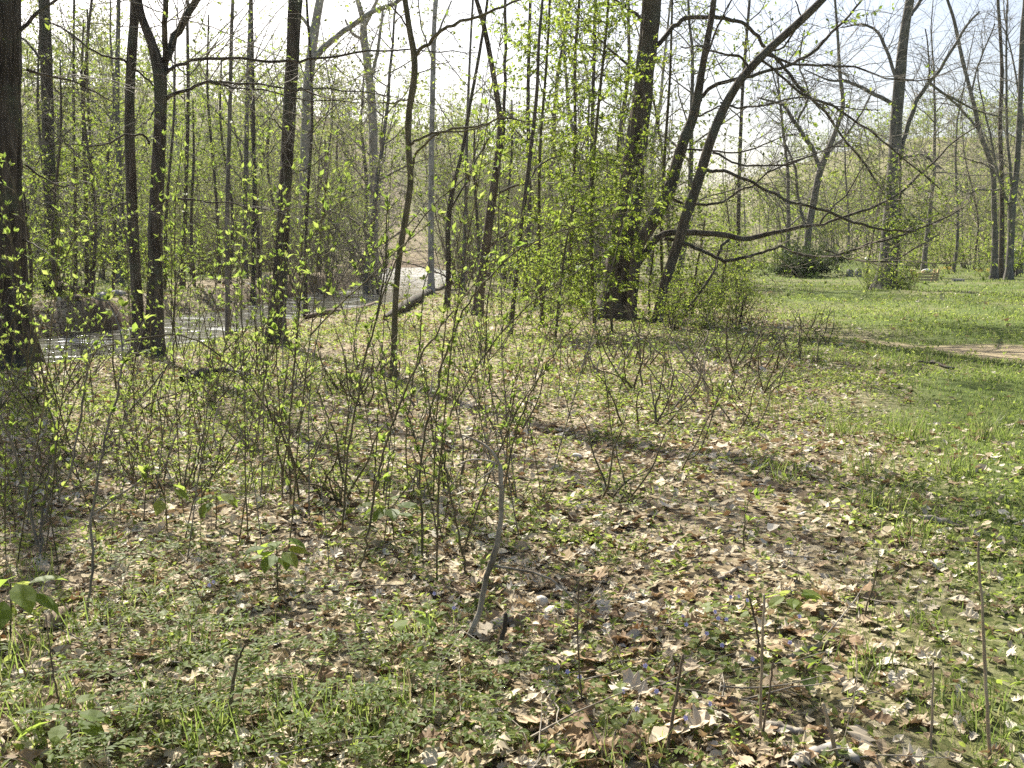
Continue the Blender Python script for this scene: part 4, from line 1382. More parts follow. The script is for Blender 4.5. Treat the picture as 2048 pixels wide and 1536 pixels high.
# many thin stems: twelve grown, then copied across the thicket
def proto_sapling(k):
    r = np.random.default_rng(860 + k)
    root = thing('sapling', (0, -500, 0), None, 'sapling')
    H = r.uniform(1.1, 2.9)
    a = r.uniform(0, 6.28)
    D, Rr = grow(r, (0, 0, -.05), (math.cos(a) * .22, math.sin(a) * .22, 1), H, 14, .0044 * (H / 2) ** .5, .0014, .03, -.008)
    mb = MB()
    tubes(mb, [(D, Rr)], 5)
    br = []
    for q in range(r.integers(0, 3)):
        p, d = sample_path(D, r.uniform(.1, .6))
        br.append(grow(r, p, side_dir(r, d, r.uniform(.3, .6), .2), H * r.uniform(.3, .6), 9, .004, .0015, .07, .03))
    mb.obj('stem', M['stem_olive' if k % 3 else 'stem_grey'], root)
    tw = sapling_twigs(r, D, Rr, .11, .2)
    for b in br:
        tw += sapling_twigs(r, b[0], b[1], .10, .2)
    m2 = MB()
    tubes(m2, tw + br, 4)
    m2.obj('crown', M['stem_olive'], root, kind='stuff')
    m3 = MB()
    pos, rot, sz = node_leaves(r, tw, (3, 5), .032)
    stamp(m3, LEAF, pos, rot, sz)
    m3.obj('foliage', M['leaf_sapling'], root, kind='stuff', smooth=False)
    return root, H


SPROTO = [proto_sapling(k) for k in range(12)]
r = np.random.default_rng(91)
n = 0
while n < 125:
    py = 690 + 470 * r.random() ** 1.1
    px = r.uniform(-60, 1230) if py < 1000 else r.uniform(-60, 1060)
    if px > 1120 - (py - 700) * .05 and r.random() > .45:
        continue
    g_ = ground_at(px, py)
    if abs(creek_s(g_[0], g_[1])) < creek_w(g_[1]) + .5 or (g_[1] > 12.5 and 180 < px < 900) or (px < 170 and py < 880):
        continue
    pr, H = SPROTO[n % 12]
    sc = r.uniform(.55, 1.1)
    rz = r.uniform(0, 6.28)
    o = pr if n < 12 else copy_tree(pr)
    o.location = g_
    o.rotation_euler = (r.normal(0, .05), r.normal(0, .05), rz)
    o.scale = (sc, sc, sc)
    o['group'] = 'thin saplings of the thicket'
    h = H * sc
    defer(o, px, g_[1], ('knee-high leafy sapling' if h < .8 else 'waist-high leafy sapling' if h < 1.25 else 'tall thin leafy sapling'))
    n += 1

# low twiggy brush toward the meadow and knee-high leafy growth under the trees
LOWB = [proto_shrub('low_brush', H, 900 + k, t, n_, lf, leaf, .034, flat=1.2, per_m=4, cat='brush') for k, (H, t, n_, lf, leaf) in enumerate(
    [(.8, 'twig_tan', 6, 9, 'leaf_sapling'), (.6, 'stem_olive', 7, 14, 'leaf_sapling'), (.9, 'stem_olive', 5, 12, 'leaf_sapling'), (.45, 'stem_olive', 8, 16, 'leaf_sapling')])]
for lo in LOWB:
    lo.children[0].name = 'stem'
spots = [(1180, 745), (1240, 720), (1290, 730), (1340, 745), (1390, 735), (1440, 720), (1480, 745), (1530, 735), (1560, 700), (1600, 720), (1640, 690), (1400, 690), (1450, 680), (1500, 690), (1260, 780), (1330, 800), (1400, 790), (1460, 800), (1540, 790), (1210, 690), (1150, 700), (1620, 660), (1500, 655), (1430, 640), (1370, 820), (1290, 850), (1490, 860)]
while len(spots) < 90:
    py = 690 + 330 * r.random() ** 1.5
    px = r.uniform(-60, 1250)
    spots.append((px, py))
for k, (px, py) in enumerate(spots):
    g_ = ground_at(px, py)
    if abs(creek_s(g_[0], g_[1])) < creek_w(g_[1]) + .3 or (g_[1] > 14.5 and 60 < px < 930):
        continue
    i = k % 4
    o = LOWB[i] if k < 4 else copy_tree(LOWB[i])
    o.location = g_
    o.rotation_euler = (0, 0, r.uniform(0, 6.28))
    sc = r.uniform(.6, 1.1) * (.8 if py > 850 else 1)
    o.scale = (sc * 1.2, sc * 1.2, sc)
    o['group'] = 'low brush under the trees'
    defer(o, px, g_[1], ['low twiggy tan brush', 'low grey leafy brush', 'knee-high leafy brush', 'low dense leafy brush'][i])


# broad-leaved seedlings near the camera, each leaf its own part
def seedling(label, px, py, h, n, size, seed):
    r = np.random.default_rng(seed)
    g_ = ground_at(px, py)
    root = thing('seedling', g_, label, 'seedling', 'broad-leaved seedlings')
    D, Rr = grow(r, (0, 0, -.03), (r.normal(0, .1), r.normal(0, .1), 1), h, 8, .005, .0025, .06, 0)
    mb = MB()
    tubes(mb, [(D, Rr)], 6)
    mb.obj('stem', M['stem_olive'], root)
    for k in range(n):
        a = k * 2.4 + r.uniform(-.3, .3)
        p, _ = sample_path(D, r.uniform(.72, 1.0))
        v = np.array([math.cos(a), math.sin(a), r.uniform(-.75, .1)])
        sp_, _r = grow(r, p, (math.cos(a), math.sin(a), .4), size * .45, 3, .0015, .001, .1, -.1)
        mb = MB()
        tubes(mb, [(sp_, _r)], 4)
        mb.obj('leaf_stalk', M['stem_olive'], root)
        rot = frames(v[None], np.array([[0, 0, 1.0]]) + r.normal(0, .2, (1, 3)))[0]
        leaf_obj(BIG_LEAF_MESH, root, sp_[-1], rot, size * r.uniform(.75, 1.15))


seedling('seedling with big pale leaves at the foot of the zigzag sapling', 20, 1290, .30, 8, .15, 1)
seedling('seedling with drooping leaves in shaded litter under the bowed cane', 335, 1060, .30, 4, .11, 2)
seedling('wide-leaved seedling beside the drooping-leaf seedling', 430, 1055, .25, 8, .10, 3)
seedling('seedling with many hanging leaves before the thicket stems', 555, 1190, .28, 13, .11, 4)
seedling('seedling with a drooping umbrella of leaves among brown stems', 790, 1085, .26, 10, .12, 5)
seedling('small seedling with three bright leaves in the herbs', 805, 1310, .2, 4, .1, 6)
seedling('dark green five-leaved seedling at the bottom edge', 150, 1500, .16, 6, .11, 7)
seedling('upright leafy seedling at the border of grass and litter', 1590, 1215, .12, 9, .10, 8)
seedling('bright seedling in the sun beside the tall dry stalk', 1620, 1400, .16, 6, .08, 9)

# grown saplings that copies were taken from stand in the scene already; now word the labels
ORD = ['leftmost', 'second from left', 'third from left', 'fourth from left', 'fifth from left', 'sixth from left', 'seventh from left', 'eighth from left', 'ninth from left', 'tenth from left',
       'eleventh from left', 'twelfth from left', 'thirteenth from left', 'fourteenth from left', 'fifteenth from left', 'sixteenth from left', 'seventeenth from left', 'eighteenth from left']


def word_labels():
    by = {}
    for o, px, d, desc, _ in LABELS:
        x, dd, ph = min(LANDMARKS, key=lambda q: abs(q[0] - px) + 3 * abs(math.log(q[1] / d)))
        rel = 'in front of' if d < dd * .88 else 'far behind' if d > dd * 2.6 else 'behind' if d > dd * 1.12 else 'beside'
        by.setdefault(f'{desc} {rel} {ph}', []).append((px, o))
    for lb, rows in by.items():
        rows.sort(key=lambda q: q[0])
        for k, (px, o) in enumerate(rows):
            o['label'] = lb if len(rows) == 1 else f'{lb}, {ORD[k] if k < len(rows) - 1 else "rightmost"}' if k < 18 else f'{lb}, {k + 1}th from left'


word_labels()


# ------------------------------------------------------------------ leaf litter, herbs, grass
def scatter(r, bands, pad=1.2):
    """Points over the ground the picture can see: bands of (y0, y1, per square metre)."""
    X, Y = [], []
    for y0, y1, dens in bands:
        n = int((y1 - y0) * (1.06 * .52 * (y0 + y1) + 2 * pad) * dens)
        y = np.sqrt(r.uniform(y0 ** 2, y1 ** 2, n)) if y0 > 4 else r.uniform(y0, y1, n)
        X.append(r.uniform(-1, 1, n) * (.54 * y + pad))
        Y.append(y)
    return np.concatenate(X), np.concatenate(Y)


def slope_frames(r, n, tilt=.35):
    a = r.uniform(0, 2 * math.pi, n)
    up = np.stack([r.normal(0, tilt, n), r.normal(0, tilt, n), np.ones(n)], -1)
    d = np.stack([np.cos(a), np.sin(a), np.zeros(n)], -1)
    up = unit(up)
    d = unit(d - up * np.sum(d * up, -1, keepdims=True))
    return frames(d, up)


def build_litter():
    r = np.random.default_rng(101)
    x, y = scatter(r, [(2.0, 4, 720), (4, 6, 560), (6, 9, 360), (9, 14, 180), (14, 22, 75), (22, 34, 26)])
    s, w = creek_s(x, y), creek_w(y)
    me = meadow(x, y)
    thin = sstep(.32, .56, fbm(x * .8, y * .8, 40)) * .45 + .55
    bare_left = np.exp(-((x + 1.1) / .7) ** 2 - ((y - 3.5) / .45) ** 2)
    keep = (r.random(len(x)) < np.clip(1 - np.where(y < 9, .72, 1.0) * me, .05, 1) * thin * (1 - .6 * bare_left)) & ((s > w + .1) | (s < -w - .3)) & (r.random(len(x)) > track(x, y))
    x, y = x[keep], y[keep]
    z = ground_z(x, y)
    size = np.clip(np.exp(r.normal(-3.0, .42, len(x))), .018, .105) * (1 + .035 * np.maximum(y - 6, 0))
    fr = slope_frames(r, len(x), .42)
    pos = np.stack([x, y, z + r.uniform(.004, .028, len(x))], -1)
    near = np.flatnonzero((y < 5.2) & (size > .045))
    mb = MB()
    kinds = [lobed_leaf(40 + k, ['oak', 'maple', 'plain'][k % 3], .8) for k in range(9)]
    which = r.integers(0, 9, len(x))
    for k in range(9):
        i = near[which[near] == k]
        stamp(mb, kinds[k], pos[i], fr[i], size[i])
    rest = np.flatnonzero((y >= 5.2) | (size <= .045))
    roughs = [rough_leaf(60 + k) for k in range(6)]
    for k in range(6):
        i = rest[which[rest] % 6 == k]
        stamp(mb, roughs[k], pos[i], fr[i], size[i])
    o = mb.obj('leaf_litter', M['litter'], smooth=False, kind='stuff')
    tag(o, 'carpet of dry tan oak and maple leaves over the wood floor', 'litter')
    # the ones that can be told apart lie closest: each is a piece of the ground
    meshes = []
    for k in range(9):
        b = MB()
        b.add(*lobed_leaf(140 + k, ['oak', 'plain', 'oak', 'maple'][k % 4], .9))
        meshes.append(b.mesh('fallen_leaf', M['litter_one'], False))
    n = 0
    spots = [(1170, 1170, .17), (1330, 1500, .16), (1010, 1250, .14), (1180, 1340, .15), (1280, 1400, .17), (640, 985, .15), (655, 1000, .14), (1240, 1290, .14), (1390, 1480, .16), (700, 1420, .15), (1130, 1130, .15)]
    while n < 290:
        if n < len(spots):
            px, py, sz = spots[n]
        else:
            px, py = r.uniform(850, 1750) if r.random() < .75 else r.uniform(20, 850), 1130 + 420 * r.random() ** .8
            sz = r.uniform(.06, .125)
        g_ = ground_at(px, py)
        if n >= len(spots) and meadow(g_[0], g_[1]) > .5:
            continue
        leaf_obj(meshes[n % 9], GROUND, (g_[0], g_[1], g_[2] + r.uniform(.03, .055)), slope_frames(r, 1, .3)[0], sz, 'fallen_leaf')
        n += 1


build_litter()


def herb_plants(mb, r, x, y, z, size, nl, tmpl, lift_=.5):
    """Small plants: a few leaves spreading from a point just above the ground."""
    N = len(x)
    for k in range(nl):
        a = r.uniform(0, 2 * math.pi, N)
        el = r.uniform(-.1, .8, N)
        d = np.stack([np.cos(a) * np.cos(el), np.sin(a) * np.cos(el), np.sin(el)], -1)
        h = size * r.uniform(.1, 1.5, N) * lift_
        p = np.stack([x, y, z], -1) + d * (size * .35)[:, None] * np.array([1, 1, 0])
        p[:, 2] += h
        up = np.array([0, 0, 1.0]) + r.normal(0, .3, (N, 3))
        stamp(mb, tmpl, p, frames(d, up, r.normal(0, .4, N)), size * r.uniform(.5, 1.1, N))


def build_herbs():
    r = np.random.default_rng(111)
    x, y = scatter(r, [(2.0, 4, 430), (4, 7, 340), (7, 12, 230), (12, 20, 130), (20, 32, 50)])
    s, w = creek_s(x, y), creek_w(y)
    me = meadow(x, y)
    clump = sstep(.42, .64, fbm(x * .8 + 3, y * .8, 50) + .10 * (y > 8) - .05 * me)
    left = sstep(.9, -.6, x) * sstep(7, 3, y) * .35
    keep = (r.random(len(x)) < np.clip(clump * .78 + .27 + left, 0, 1) * (1 - .5 * me)) & ((s > w + .25) | (s < -w - .6)) & (r.random(len(x)) > track(x, y) * .9)
    x, y = x[keep], y[keep]
    z = ground_z(x, y)
    size = r.uniform(.018, .048, len(x)) * (1 + .03 * np.maximum(y - 4, 0))
    mb = MB()
    i = np.flatnonzero(y < 5)
    herb_plants(mb, r, x[i], y[i], z[i] + .012, size[i], 5, LEAF_FINE)
    j = np.flatnonzero(y >= 5)
    herb_plants(mb, r, x[j], y[j], z[j] + .012, size[j] * 1.15, 4, LEAF)
    o = mb.obj('herb_cover', M['herb'], smooth=False, kind='stuff')
    tag(o, 'low green herbs pushing up through the dry leaves', 'ground cover')
    # pinnate rose-like sprays over the lower middle
    mb, st = MB(), MB()
    N = 0
    paths, P, Dd, S = [], [], [], []
    while N < 520:
        px = r.uniform(150, 1050) if r.random() < .8 else r.uniform(-40, 1400)
        py = r.uniform(1120, 1560) if r.random() < .75 else r.uniform(880, 1120)
        g_ = ground_at(px, py)
        if fbm(g_[0] * 1.1, g_[1] * 1.1, 77) < .40:
            continue
        a = r.uniform(0, 6.28)
        L = r.uniform(.10, .24)
        Q, R_ = grow(r, g_ + [0, 0, r.uniform(.0, .14)], (math.cos(a), math.sin(a), r.uniform(.1, 1.0)), L, 6, .0016, .0008, .1, -.09)
        paths.append((Q, R_))
        for k in range(2, 7):
            t = unit(Q[k] - Q[k - 1])
            sd = unit(np.cross(t, [0, 0, 1.0]))
            for sg in (-1, 1):
                P.append(Q[k])
                Dd.append(sd * sg + t * .5)
                S.append(r.uniform(.022, .038))
        N += 1
    up = np.array([0, 0, 1.0]) + r.normal(0, .2, (len(P), 3))
    stamp(mb, LEAF_FINE, np.array(P), frames(np.array(Dd), up), np.array(S))
    tubes(st, paths, 3)
    o = mb.obj('briar_cover', M['leaf_sapling'], smooth=False, kind='stuff')
    tag(o, 'low briar sprays with paired small leaves near the zigzag sapling', 'briar')
    st.obj('stem', M['stem_olive'], o, kind='stuff')


build_herbs()


def blades(mb, r, x, y, z, h, w):
    N = len(x)
    a = r.uniform(0, 2 * math.pi, N)
    lean = r.uniform(.05, .6, N)
    d = np.stack([np.cos(a) * lean, np.sin(a) * lean, np.ones(N)], -1)
    b = r.uniform(0, 2 * math.pi, N)
    up = np.stack([np.cos(b), np.sin(b), np.zeros(N)], -1)
    stamp(mb, BLADE, np.stack([x, y, z - .005], -1), frames(d, up), np.stack([w, h, h], -1))


def build_grass():
    r = np.random.default_rng(121)
    x, y = scatter(r, [(2.2, 5, 3800), (5, 9, 2300), (9, 15, 900), (15, 24, 260), (24, 40, 90), (40, 75, 26)])
    me = meadow(x, y)
    tuft = sstep(.35, .62, fbm(x * 1.6, y * 1.6, 60))
    s, w = creek_s(x, y), creek_w(y)
    lawn = np.clip(me, 0, 1)
    leftgreen = sstep(-w - 2.5, -w - 6, s) * .5
    sparse = .16 * sstep(.47, .66, fbm(x * 1.1, y * 1.1, 64))
    keep = (r.random(len(x)) < np.maximum(lawn * (.22 + .78 * tuft), np.maximum(sparse, leftgreen))) & (r.random(len(x)) > track(x, y) * 1.05)
    x, y = x[keep], y[keep]
    z = ground_z(x, y)
    k = 1 + .02 * np.maximum(y - 4, 0)
    h = r.uniform(.018, .075, len(x)) * np.where(y < 11, .75, 1) * (1 + .012 * np.maximum(y - 5, 0)) * (.6 + .8 * fbm(x * .7, y * .7, 62))
    wd = r.uniform(.003, .006, len(x)) * (1 + .16 * np.maximum(y - 3, 0))
    mb = MB()
    blades(mb, r, x, y, z, h, wd)
    o = mb.obj('meadow_grass', M['grass'], smooth=False, kind='stuff')
    tag(o, 'fresh green grass of the sunlit meadow', 'grass')
    # taller tufts in the litter
    mb = MB()
    for px, py, n, hh in [(440, 1490, 46, .22), (330, 1450, 30, .2), (600, 1450, 50, .2), (740, 1470, 60, .18), (770, 1440, 46, .2), (110, 1420, 50, .16), (60, 1480, 50, .18), (30, 1340, 40, .22), (160, 1270, 40, .2), (520, 985, 60, .22), (300, 1215, 40, .16),
                          (1690, 870, 90, .25), (1820, 880, 110, .3), (1980, 880, 120, .3), (1740, 950, 80, .24), (1900, 950, 80, .24), (1560, 960, 40, .2), (1770, 1020, 60, .2), (1850, 1080, 60, .16), (1750, 1340, 60, .14), (1960, 1430, 90, .12), (1840, 1260, 50, .12),
                          (820, 1290, 30, .2), (400, 1300, 30, .2), (1280, 1530, 30, .16), (1640, 830, 60, .2), (1540, 830, 50, .2), (40, 1180, 40, .2)]:
        g_ = ground_at(px, py)
        xx, yy = g_[0] + r.normal(0, .09, n), g_[1] + r.normal(0, .09, n)
        blades(mb, r, xx, yy, ground_z(xx, yy), hh * r.uniform(.5, 1.1, n), np.full(n, .006))
    o = mb.obj('tall_grass', M['grass'], smooth=False, kind='stuff')
    tag(o, 'scattered tufts of taller grass in litter and lawn', 'grass')


build_grass()


def build_violets():
    r = np.random.default_rng(131)
    leaf, pet, st = MB(), MB(), MB()
    pts = [(1400, 1300), (1420, 1335), (1455, 1240), (1225, 1380), (1310, 1440), (1330, 1470), (1370, 1295), (1500, 1370), (860, 1265), (890, 1230), (1630, 1280), (1440, 1220), (1200, 1420), (420, 1220), (1260, 1450), (1380, 1270), (1560, 1330), (1430, 1270)]
    for px, py in pts:
        g_ = ground_at(px, py)
        n = 9
        x, y = g_[0] + r.normal(0, .07, n), g_[1] + r.normal(0, .07, n)
        a = r.uniform(0, 6.28, n)
        d = np.stack([np.cos(a), np.sin(a), r.uniform(-.1, .4, n)], -1)
        stamp(leaf, (BIG_LEAF[0] * np.array([1.5, 1, 1]), BIG_LEAF[1]), np.stack([x, y, ground_z(x, y) + r.uniform(.03, .07, n)], -1), frames(d, np.array([0, 0, 1.0]) + r.normal(0, .2, (n, 3))), r.uniform(.03, .05, n))
        for f in range(r.integers(1, 3)):
            p = g_ + np.array([r.normal(0, .05), r.normal(0, .05), 0])
            q = p + [r.normal(0, .02), r.normal(0, .02), r.uniform(.07, .11)]
            tubes(st, [(np.array([p, (p + q) / 2, q]), np.array([.0012, .0011, .001]))], 3)
            aa = np.arange(5) * 1.2566 + r.uniform(0, 1)
            tilt = np.array([r.normal(0, .4), -.7, .5])
            e1 = unit(np.cross(tilt, [0, 0, 1.0]))
            e2 = unit(np.cross(e1, tilt))
            dd = np.cos(aa)[:, None] * e1 + np.sin(aa)[:, None] * e2
            stamp(pet, (BIG_LEAF[0] * np.array([1.4, 1, 1]), BIG_LEAF[1]), np.repeat(q[None], 5, 0), frames(dd, np.repeat(unit(tilt)[None], 5, 0)), np.full(5, .010))
    o = pet.obj('violet_flowers', M['violet'], smooth=False, kind='stuff')
    tag(o, 'tiny pale blue violets dotted through the sunlit litter', 'wildflowers')
    leaf.obj('foliage', M['herb'], o, smooth=False, kind='stuff')
    st.obj('stem', M['stem_olive'], o, kind='stuff')


build_violets()


# ------------------------------------------------------------------ sticks, logs, stalks, stones
def lying(name, label, cat, trace, bark, seed, group=None, up=1.0, sides=9, branches=()):
    """A stick or log on the ground, following the photograph's line."""
    r = np.random.default_rng(seed)
    P, R = [], []
    for px, py, w in trace:
        g_ = ground_at(px, py)
        rad = w * .5 * np.linalg.norm(g_ - [0, 0, EYE]) / F
        P.append([g_[0], g_[1], g_[2] + rad * up + .006])
        R.append(rad)
    P, R = np.array(P), np.array(R)
    base = P[len(P) // 2].copy()
    base[2] = gz(base[0], base[1])
    root = thing(name, base, label, cat, group)
    D = densify(P - base, max(10, 4 * len(P)))
    Rr = np.interp(np.linspace(0, 1, len(D)), np.linspace(0, 1, len(R)), R)
    D[:, 2] += r.normal(0, .004, len(D))
    Rr = Rr * (1 + r.normal(0, .05, len(D)))
    mb = MB()
    tubes(mb, [(D, Rr)], sides)
    mb.obj('wood', M[bark], root)
    for tr in branches:
        q = []
        for px, py, w, dz in tr:
            g_ = ground_at(px, py)
            q.append([g_[0], g_[1], g_[2] + dz])
        q = np.array(q) - base
        mb = MB()
        tubes(mb, [(densify(q, 8), np.linspace(.005, .002, 8))], 5)
        mb.obj('branch', M[bark], root)


ST = 'dead sticks on the ground'
lying('fallen_log', 'brown bare fallen log lying at the creek edge by the slim tree', 'log', [(770, 640, 10), (800, 625, 18), (830, 608, 18), (856, 592, 15), (876, 580, 9), (890, 572, 4)], 'bark_dark', 1, up=.9)
lying('fallen_log', 'long thin log along the water, past the straight dark tree', 'log', [(610, 640, 10), (660, 630, 12), (710, 618, 11), (765, 604, 8)], 'log_brown', 2)
lying('fallen_log', 'dark log half hidden under leaves behind the arched cane', 'log', [(365, 768, 14), (410, 755, 18), (460, 752, 16), (500, 760, 12)], 'bark_dark', 3)
lying('fallen_log', 'slanting log on the far bank near the huge trunk', 'log', [(95, 565, 12), (130, 595, 14), (175, 640, 12)], 'log_brown', 41, up=2.5)
lying('curved_branch', 'thick whitish curved branch at the bottom edge below the dry stalks', 'branch', [(1585, 1548, 24), (1615, 1527, 24), (1650, 1517, 24), (1685, 1519, 22), (1712, 1530, 18)], 'bark_pale', 4)
lying('stick', 'short weathered stick at the border of grass and shade', 'stick', [(1836, 1045, 13), (1868, 1047, 12), (1900, 1054, 10), (1930, 1066, 6)], 'dead_wood', 5, ST)
lying('stick', 'dark stick lying in short grass below the dirt track', 'stick', [(1838, 728, 5), (1870, 730, 5), (1888, 736, 5), (1908, 740, 4)], 'bark_dark', 6, ST)
lying('stick', 'thick dark branch lying in leaf mould by the lower stems', 'stick', [(150, 1355, 14), (200, 1358, 14), (245, 1362, 13), (290, 1358, 12)], 'log_brown', 7, ST)
lying('stick', 'grey stick standing off the thick dark branch, bent downward', 'stick', [(284, 1335, 9), (289, 1370, 9), (288, 1400, 8), (300, 1425, 8), (330, 1450, 9), (352, 1460, 8)], 'dead_wood', 8, ST)
lying('stick', 'short grey stick beside a grass tuft and bent stick', 'stick', [(352, 1355, 7), (352, 1390, 8), (346, 1422, 7)], 'dead_wood', 9, ST)
lying('stick', 'rotten dark log end at the bottom under the seedlings', 'stick', [(70, 1462, 18), (140, 1470, 20), (190, 1480, 18), (240, 1492, 10)], 'log_brown', 10, ST)
lying('stick', 'long straight tan stick crossing the litter under the violets', 'stick', [(1265, 1343, 9), (1320, 1370, 9), (1380, 1400, 8), (1430, 1430, 8), (1475, 1462, 7), (1500, 1480, 5)], 'dead_wood', 11, ST)
lying('stick', 'thick brown stick below the long straight tan stick', 'stick', [(1282, 1376, 12), (1310, 1382, 14), (1345, 1398, 13), (1400, 1410, 8)], 'log_brown', 12, ST)
lying('stick', 'forked grey stick near the white rocks', 'stick', [(1105, 1275, 6), (1150, 1283, 6), (1200, 1288, 5)], 'dead_wood', 13, ST)
lying('stick', 'brown branch lying between two dry stalks and seedling', 'stick', [(1560, 1322, 11), (1600, 1312, 11), (1640, 1298, 9), (1670, 1285, 6)], 'dead_wood', 14, ST)
lying('stick', 'pale thin stick lying level between the dry stalks', 'stick', [(1340, 1452, 5), (1420, 1458, 5), (1500, 1455, 4), (1580, 1462, 4)], 'stalk', 15, ST)
lying('stick', 'short pale log piece beside the tall dry stalk', 'stick', [(1530, 1460, 14), (1570, 1468, 15), (1605, 1474, 13)], 'dead_wood', 16, ST)
lying('stick', 'short grey branch lying below the lone upright sapling', 'stick', [(1432, 1168, 9), (1455, 1155, 9), (1478, 1138, 6)], 'dead_wood', 17, ST)
lying('stick', 'long thin stick lying left of the slim tree foot', 'stick', [(560, 890, 5), (640, 893, 6), (740, 905, 6), (850, 900, 5), (930, 908, 4)], 'dead_wood', 18, ST)
lying('stick', 'thin dead twig lying in litter past the leaning branch', 'stick', [(1000, 955, 4), (1060, 962, 5), (1115, 970, 4)], 'log_brown', 19, ST)
lying('stick', 'thin bare twig on the grass side of the sapling', 'stick', [(1130, 970, 4), (1165, 972, 5), (1190, 970, 3)], 'dead_wood', 20, ST)
lying('stick', 'arched thin twig lying over the herbs in lower shade', 'stick', [(210, 1310, 4), (260, 1313, 5), (310, 1306, 4), (360, 1290, 3), (400, 1280, 2)], 'stalk', 21, ST)
lying('stick', 'dark thin stick lying across the lower middle herbs', 'stick', [(540, 1482, 6), (600, 1476, 6), (680, 1470, 6), (755, 1466, 5)], 'log_brown', 22, ST)
lying('stick', 'stick half buried under leaves at the lower centre', 'stick', [(950, 1470, 16), (985, 1488, 18), (1010, 1502, 14)], 'dead_wood', 23, ST)
lying('stick', 'mossy dark stick near the violets by the bottom edge', 'stick', [(1110, 1520, 9), (1160, 1512, 10), (1205, 1500, 8)], 'log_brown', 24, ST)
lying('bark_slab', 'curved slab of pale bark beside the dark upright stub', 'bark', [(965, 1268, 16), (995, 1262, 22), (1030, 1248, 18)], 'dead_wood', 25)
lying('bark_slab', 'reddish brown piece of bark standing behind the zigzag sapling', 'bark', [(95, 1275, 20), (112, 1255, 30), (128, 1235, 18)], 'log_brown', 26)
r = np.random.default_rng(140)
mb = MB()
P = []
for k in range(420):     # small twig bits nobody could count
    px, py = r.uniform(-30, 1750), 720 + 830 * r.random()
    g_ = ground_at(px, py)
    if meadow(g_[0], g_[1]) > .6 or abs(creek_s(g_[0], g_[1])) < creek_w(g_[1]) + .3:
        continue
    a = r.uniform(0, 6.28)
    P.append(grow(r, g_ + [0, 0, .02], (math.cos(a), math.sin(a), r.normal(0, .15)), r.uniform(.12, .6), 5, r.uniform(.0015, .005), .001, .12, 0))
tubes(mb, P, 4)
tag(mb.obj('twig_litter', M['dead_wood'], kind='stuff'), 'small broken twigs strewn through the leaf litter', 'twigs')


def standing(name, label, cat, d, trace, bark, seed, group=None, side=()):
    r = np.random.default_rng(seed)
    P, R = lift(trace, d)
    z0 = gz(P[0][0], P[0][1])
    P[0][2] = min(P[0][2], z0 - .03)
    base = np.array([P[0][0], P[0][1], z0])
    root = thing(name, base, label, cat, group)
    D = densify(P - base, max(12, 4 * len(P)))
    Rr = np.interp(np.linspace(0, 1, len(D)), np.linspace(0, 1, len(R)), R) * (1 + r.normal(0, .04, len(D)))
    D[1:-1] += r.normal(0, .0015, (len(D) - 2, 3))
    mb = MB()
    tubes(mb, [(D, Rr)], 8)
    mb.obj('stem', M[bark], root)
    for tr in side:
        lp, lr = lift(tr, d, r.uniform(-.15, .15))
        q = densify(lp - base, 9)
        mb = MB()
        tubes(mb, [(q, np.interp(np.linspace(0, 1, 9), np.linspace(0, 1, len(lr)), lr))], 5)
        mb.obj('twig', M[bark], root)


standing('dead_branch', 'pale leaning dead branch with lichen and crooked twigs', 'branch', 3.95,
         [(912, 1345, 15), (935, 1280, 12), (958, 1225, 12), (975, 1150, 12), (987, 1115, 14), (998, 1070, 11), (1003, 1000, 10), (1000, 930, 9)], 'dead_wood', 1,
         side=[[(1000, 932, 7), (985, 905, 6), (960, 885, 5), (925, 870, 3)], [(998, 930, 4), (975, 921, 4), (940, 920, 4), (910, 932, 2)], [(990, 922, 3), (985, 940, 3), (955, 962, 3), (952, 975, 2)],
               [(1000, 978, 4), (985, 965, 3), (960, 975, 2)], [(988, 1132, 7), (1040, 1140, 6), (1090, 1152, 5), (1130, 1180, 4), (1165, 1215, 3), (1190, 1180, 3), (1215, 1150, 2)]])
standing('dead_stub', 'short dark upright stub of wood in front of the bark slab', 'stump', 3.72, [(990, 1372, 14), (995, 1320, 13), (1000, 1285, 11), (1010, 1250, 10), (1011, 1228, 9)], 'bark_dark', 2)
DS = 'dry stalks at the edge of the grass'
standing('dry_stalk', 'tallest dry stalk, standing alone by the bright grass', 'stalk', 3.0, [(1982, 1600, 9), (1975, 1450, 8), (1968, 1300, 7), (1962, 1180, 6), (1957, 1085, 5)], 'stalk', 3, DS)
standing('dry_stalk', 'long pale dry stalk with a small nodding tip in mid litter', 'stalk', 3.1, [(1516, 1590, 8), (1520, 1450, 7), (1524, 1320, 6), (1528, 1190, 5)], 'stalk', 4, DS)
standing('dry_stalk', 'dark brown stalk crossing the foot of the pale nodding stalk', 'stalk', 3.05, [(1508, 1580, 7), (1525, 1470, 6), (1538, 1390, 5), (1546, 1325, 4)], 'log_brown', 5, DS)
standing('dry_stalk', 'leaning brown stalk among the violets and sticks', 'stalk', 3.0, [(1318, 1580, 9), (1335, 1490, 8), (1352, 1400, 7), (1366, 1310, 5)], 'log_brown', 6, DS)
standing('dry_stalk', 'short dry stalk at the margin of the shaded grass', 'stalk', 3.05, [(1862, 1580, 7), (1862, 1480, 6), (1865, 1390, 5), (1866, 1325, 4)], 'stalk', 7, DS)
standing('dry_stalk', 'pale broken stalk leaning over the whitish curved branch', 'stalk', 2.95, [(1688, 1580, 12), (1672, 1500, 10), (1658, 1450, 9), (1646, 1408, 7)], 'stalk', 8, DS)
standing('dry_stalk', 'hair-thin dark stalk over the broad fallen leaf', 'stalk', 3.3, [(1168, 1480, 4), (1162, 1380, 4), (1156, 1280, 3), (1158, 1160, 3)], 'log_brown', 9, DS)
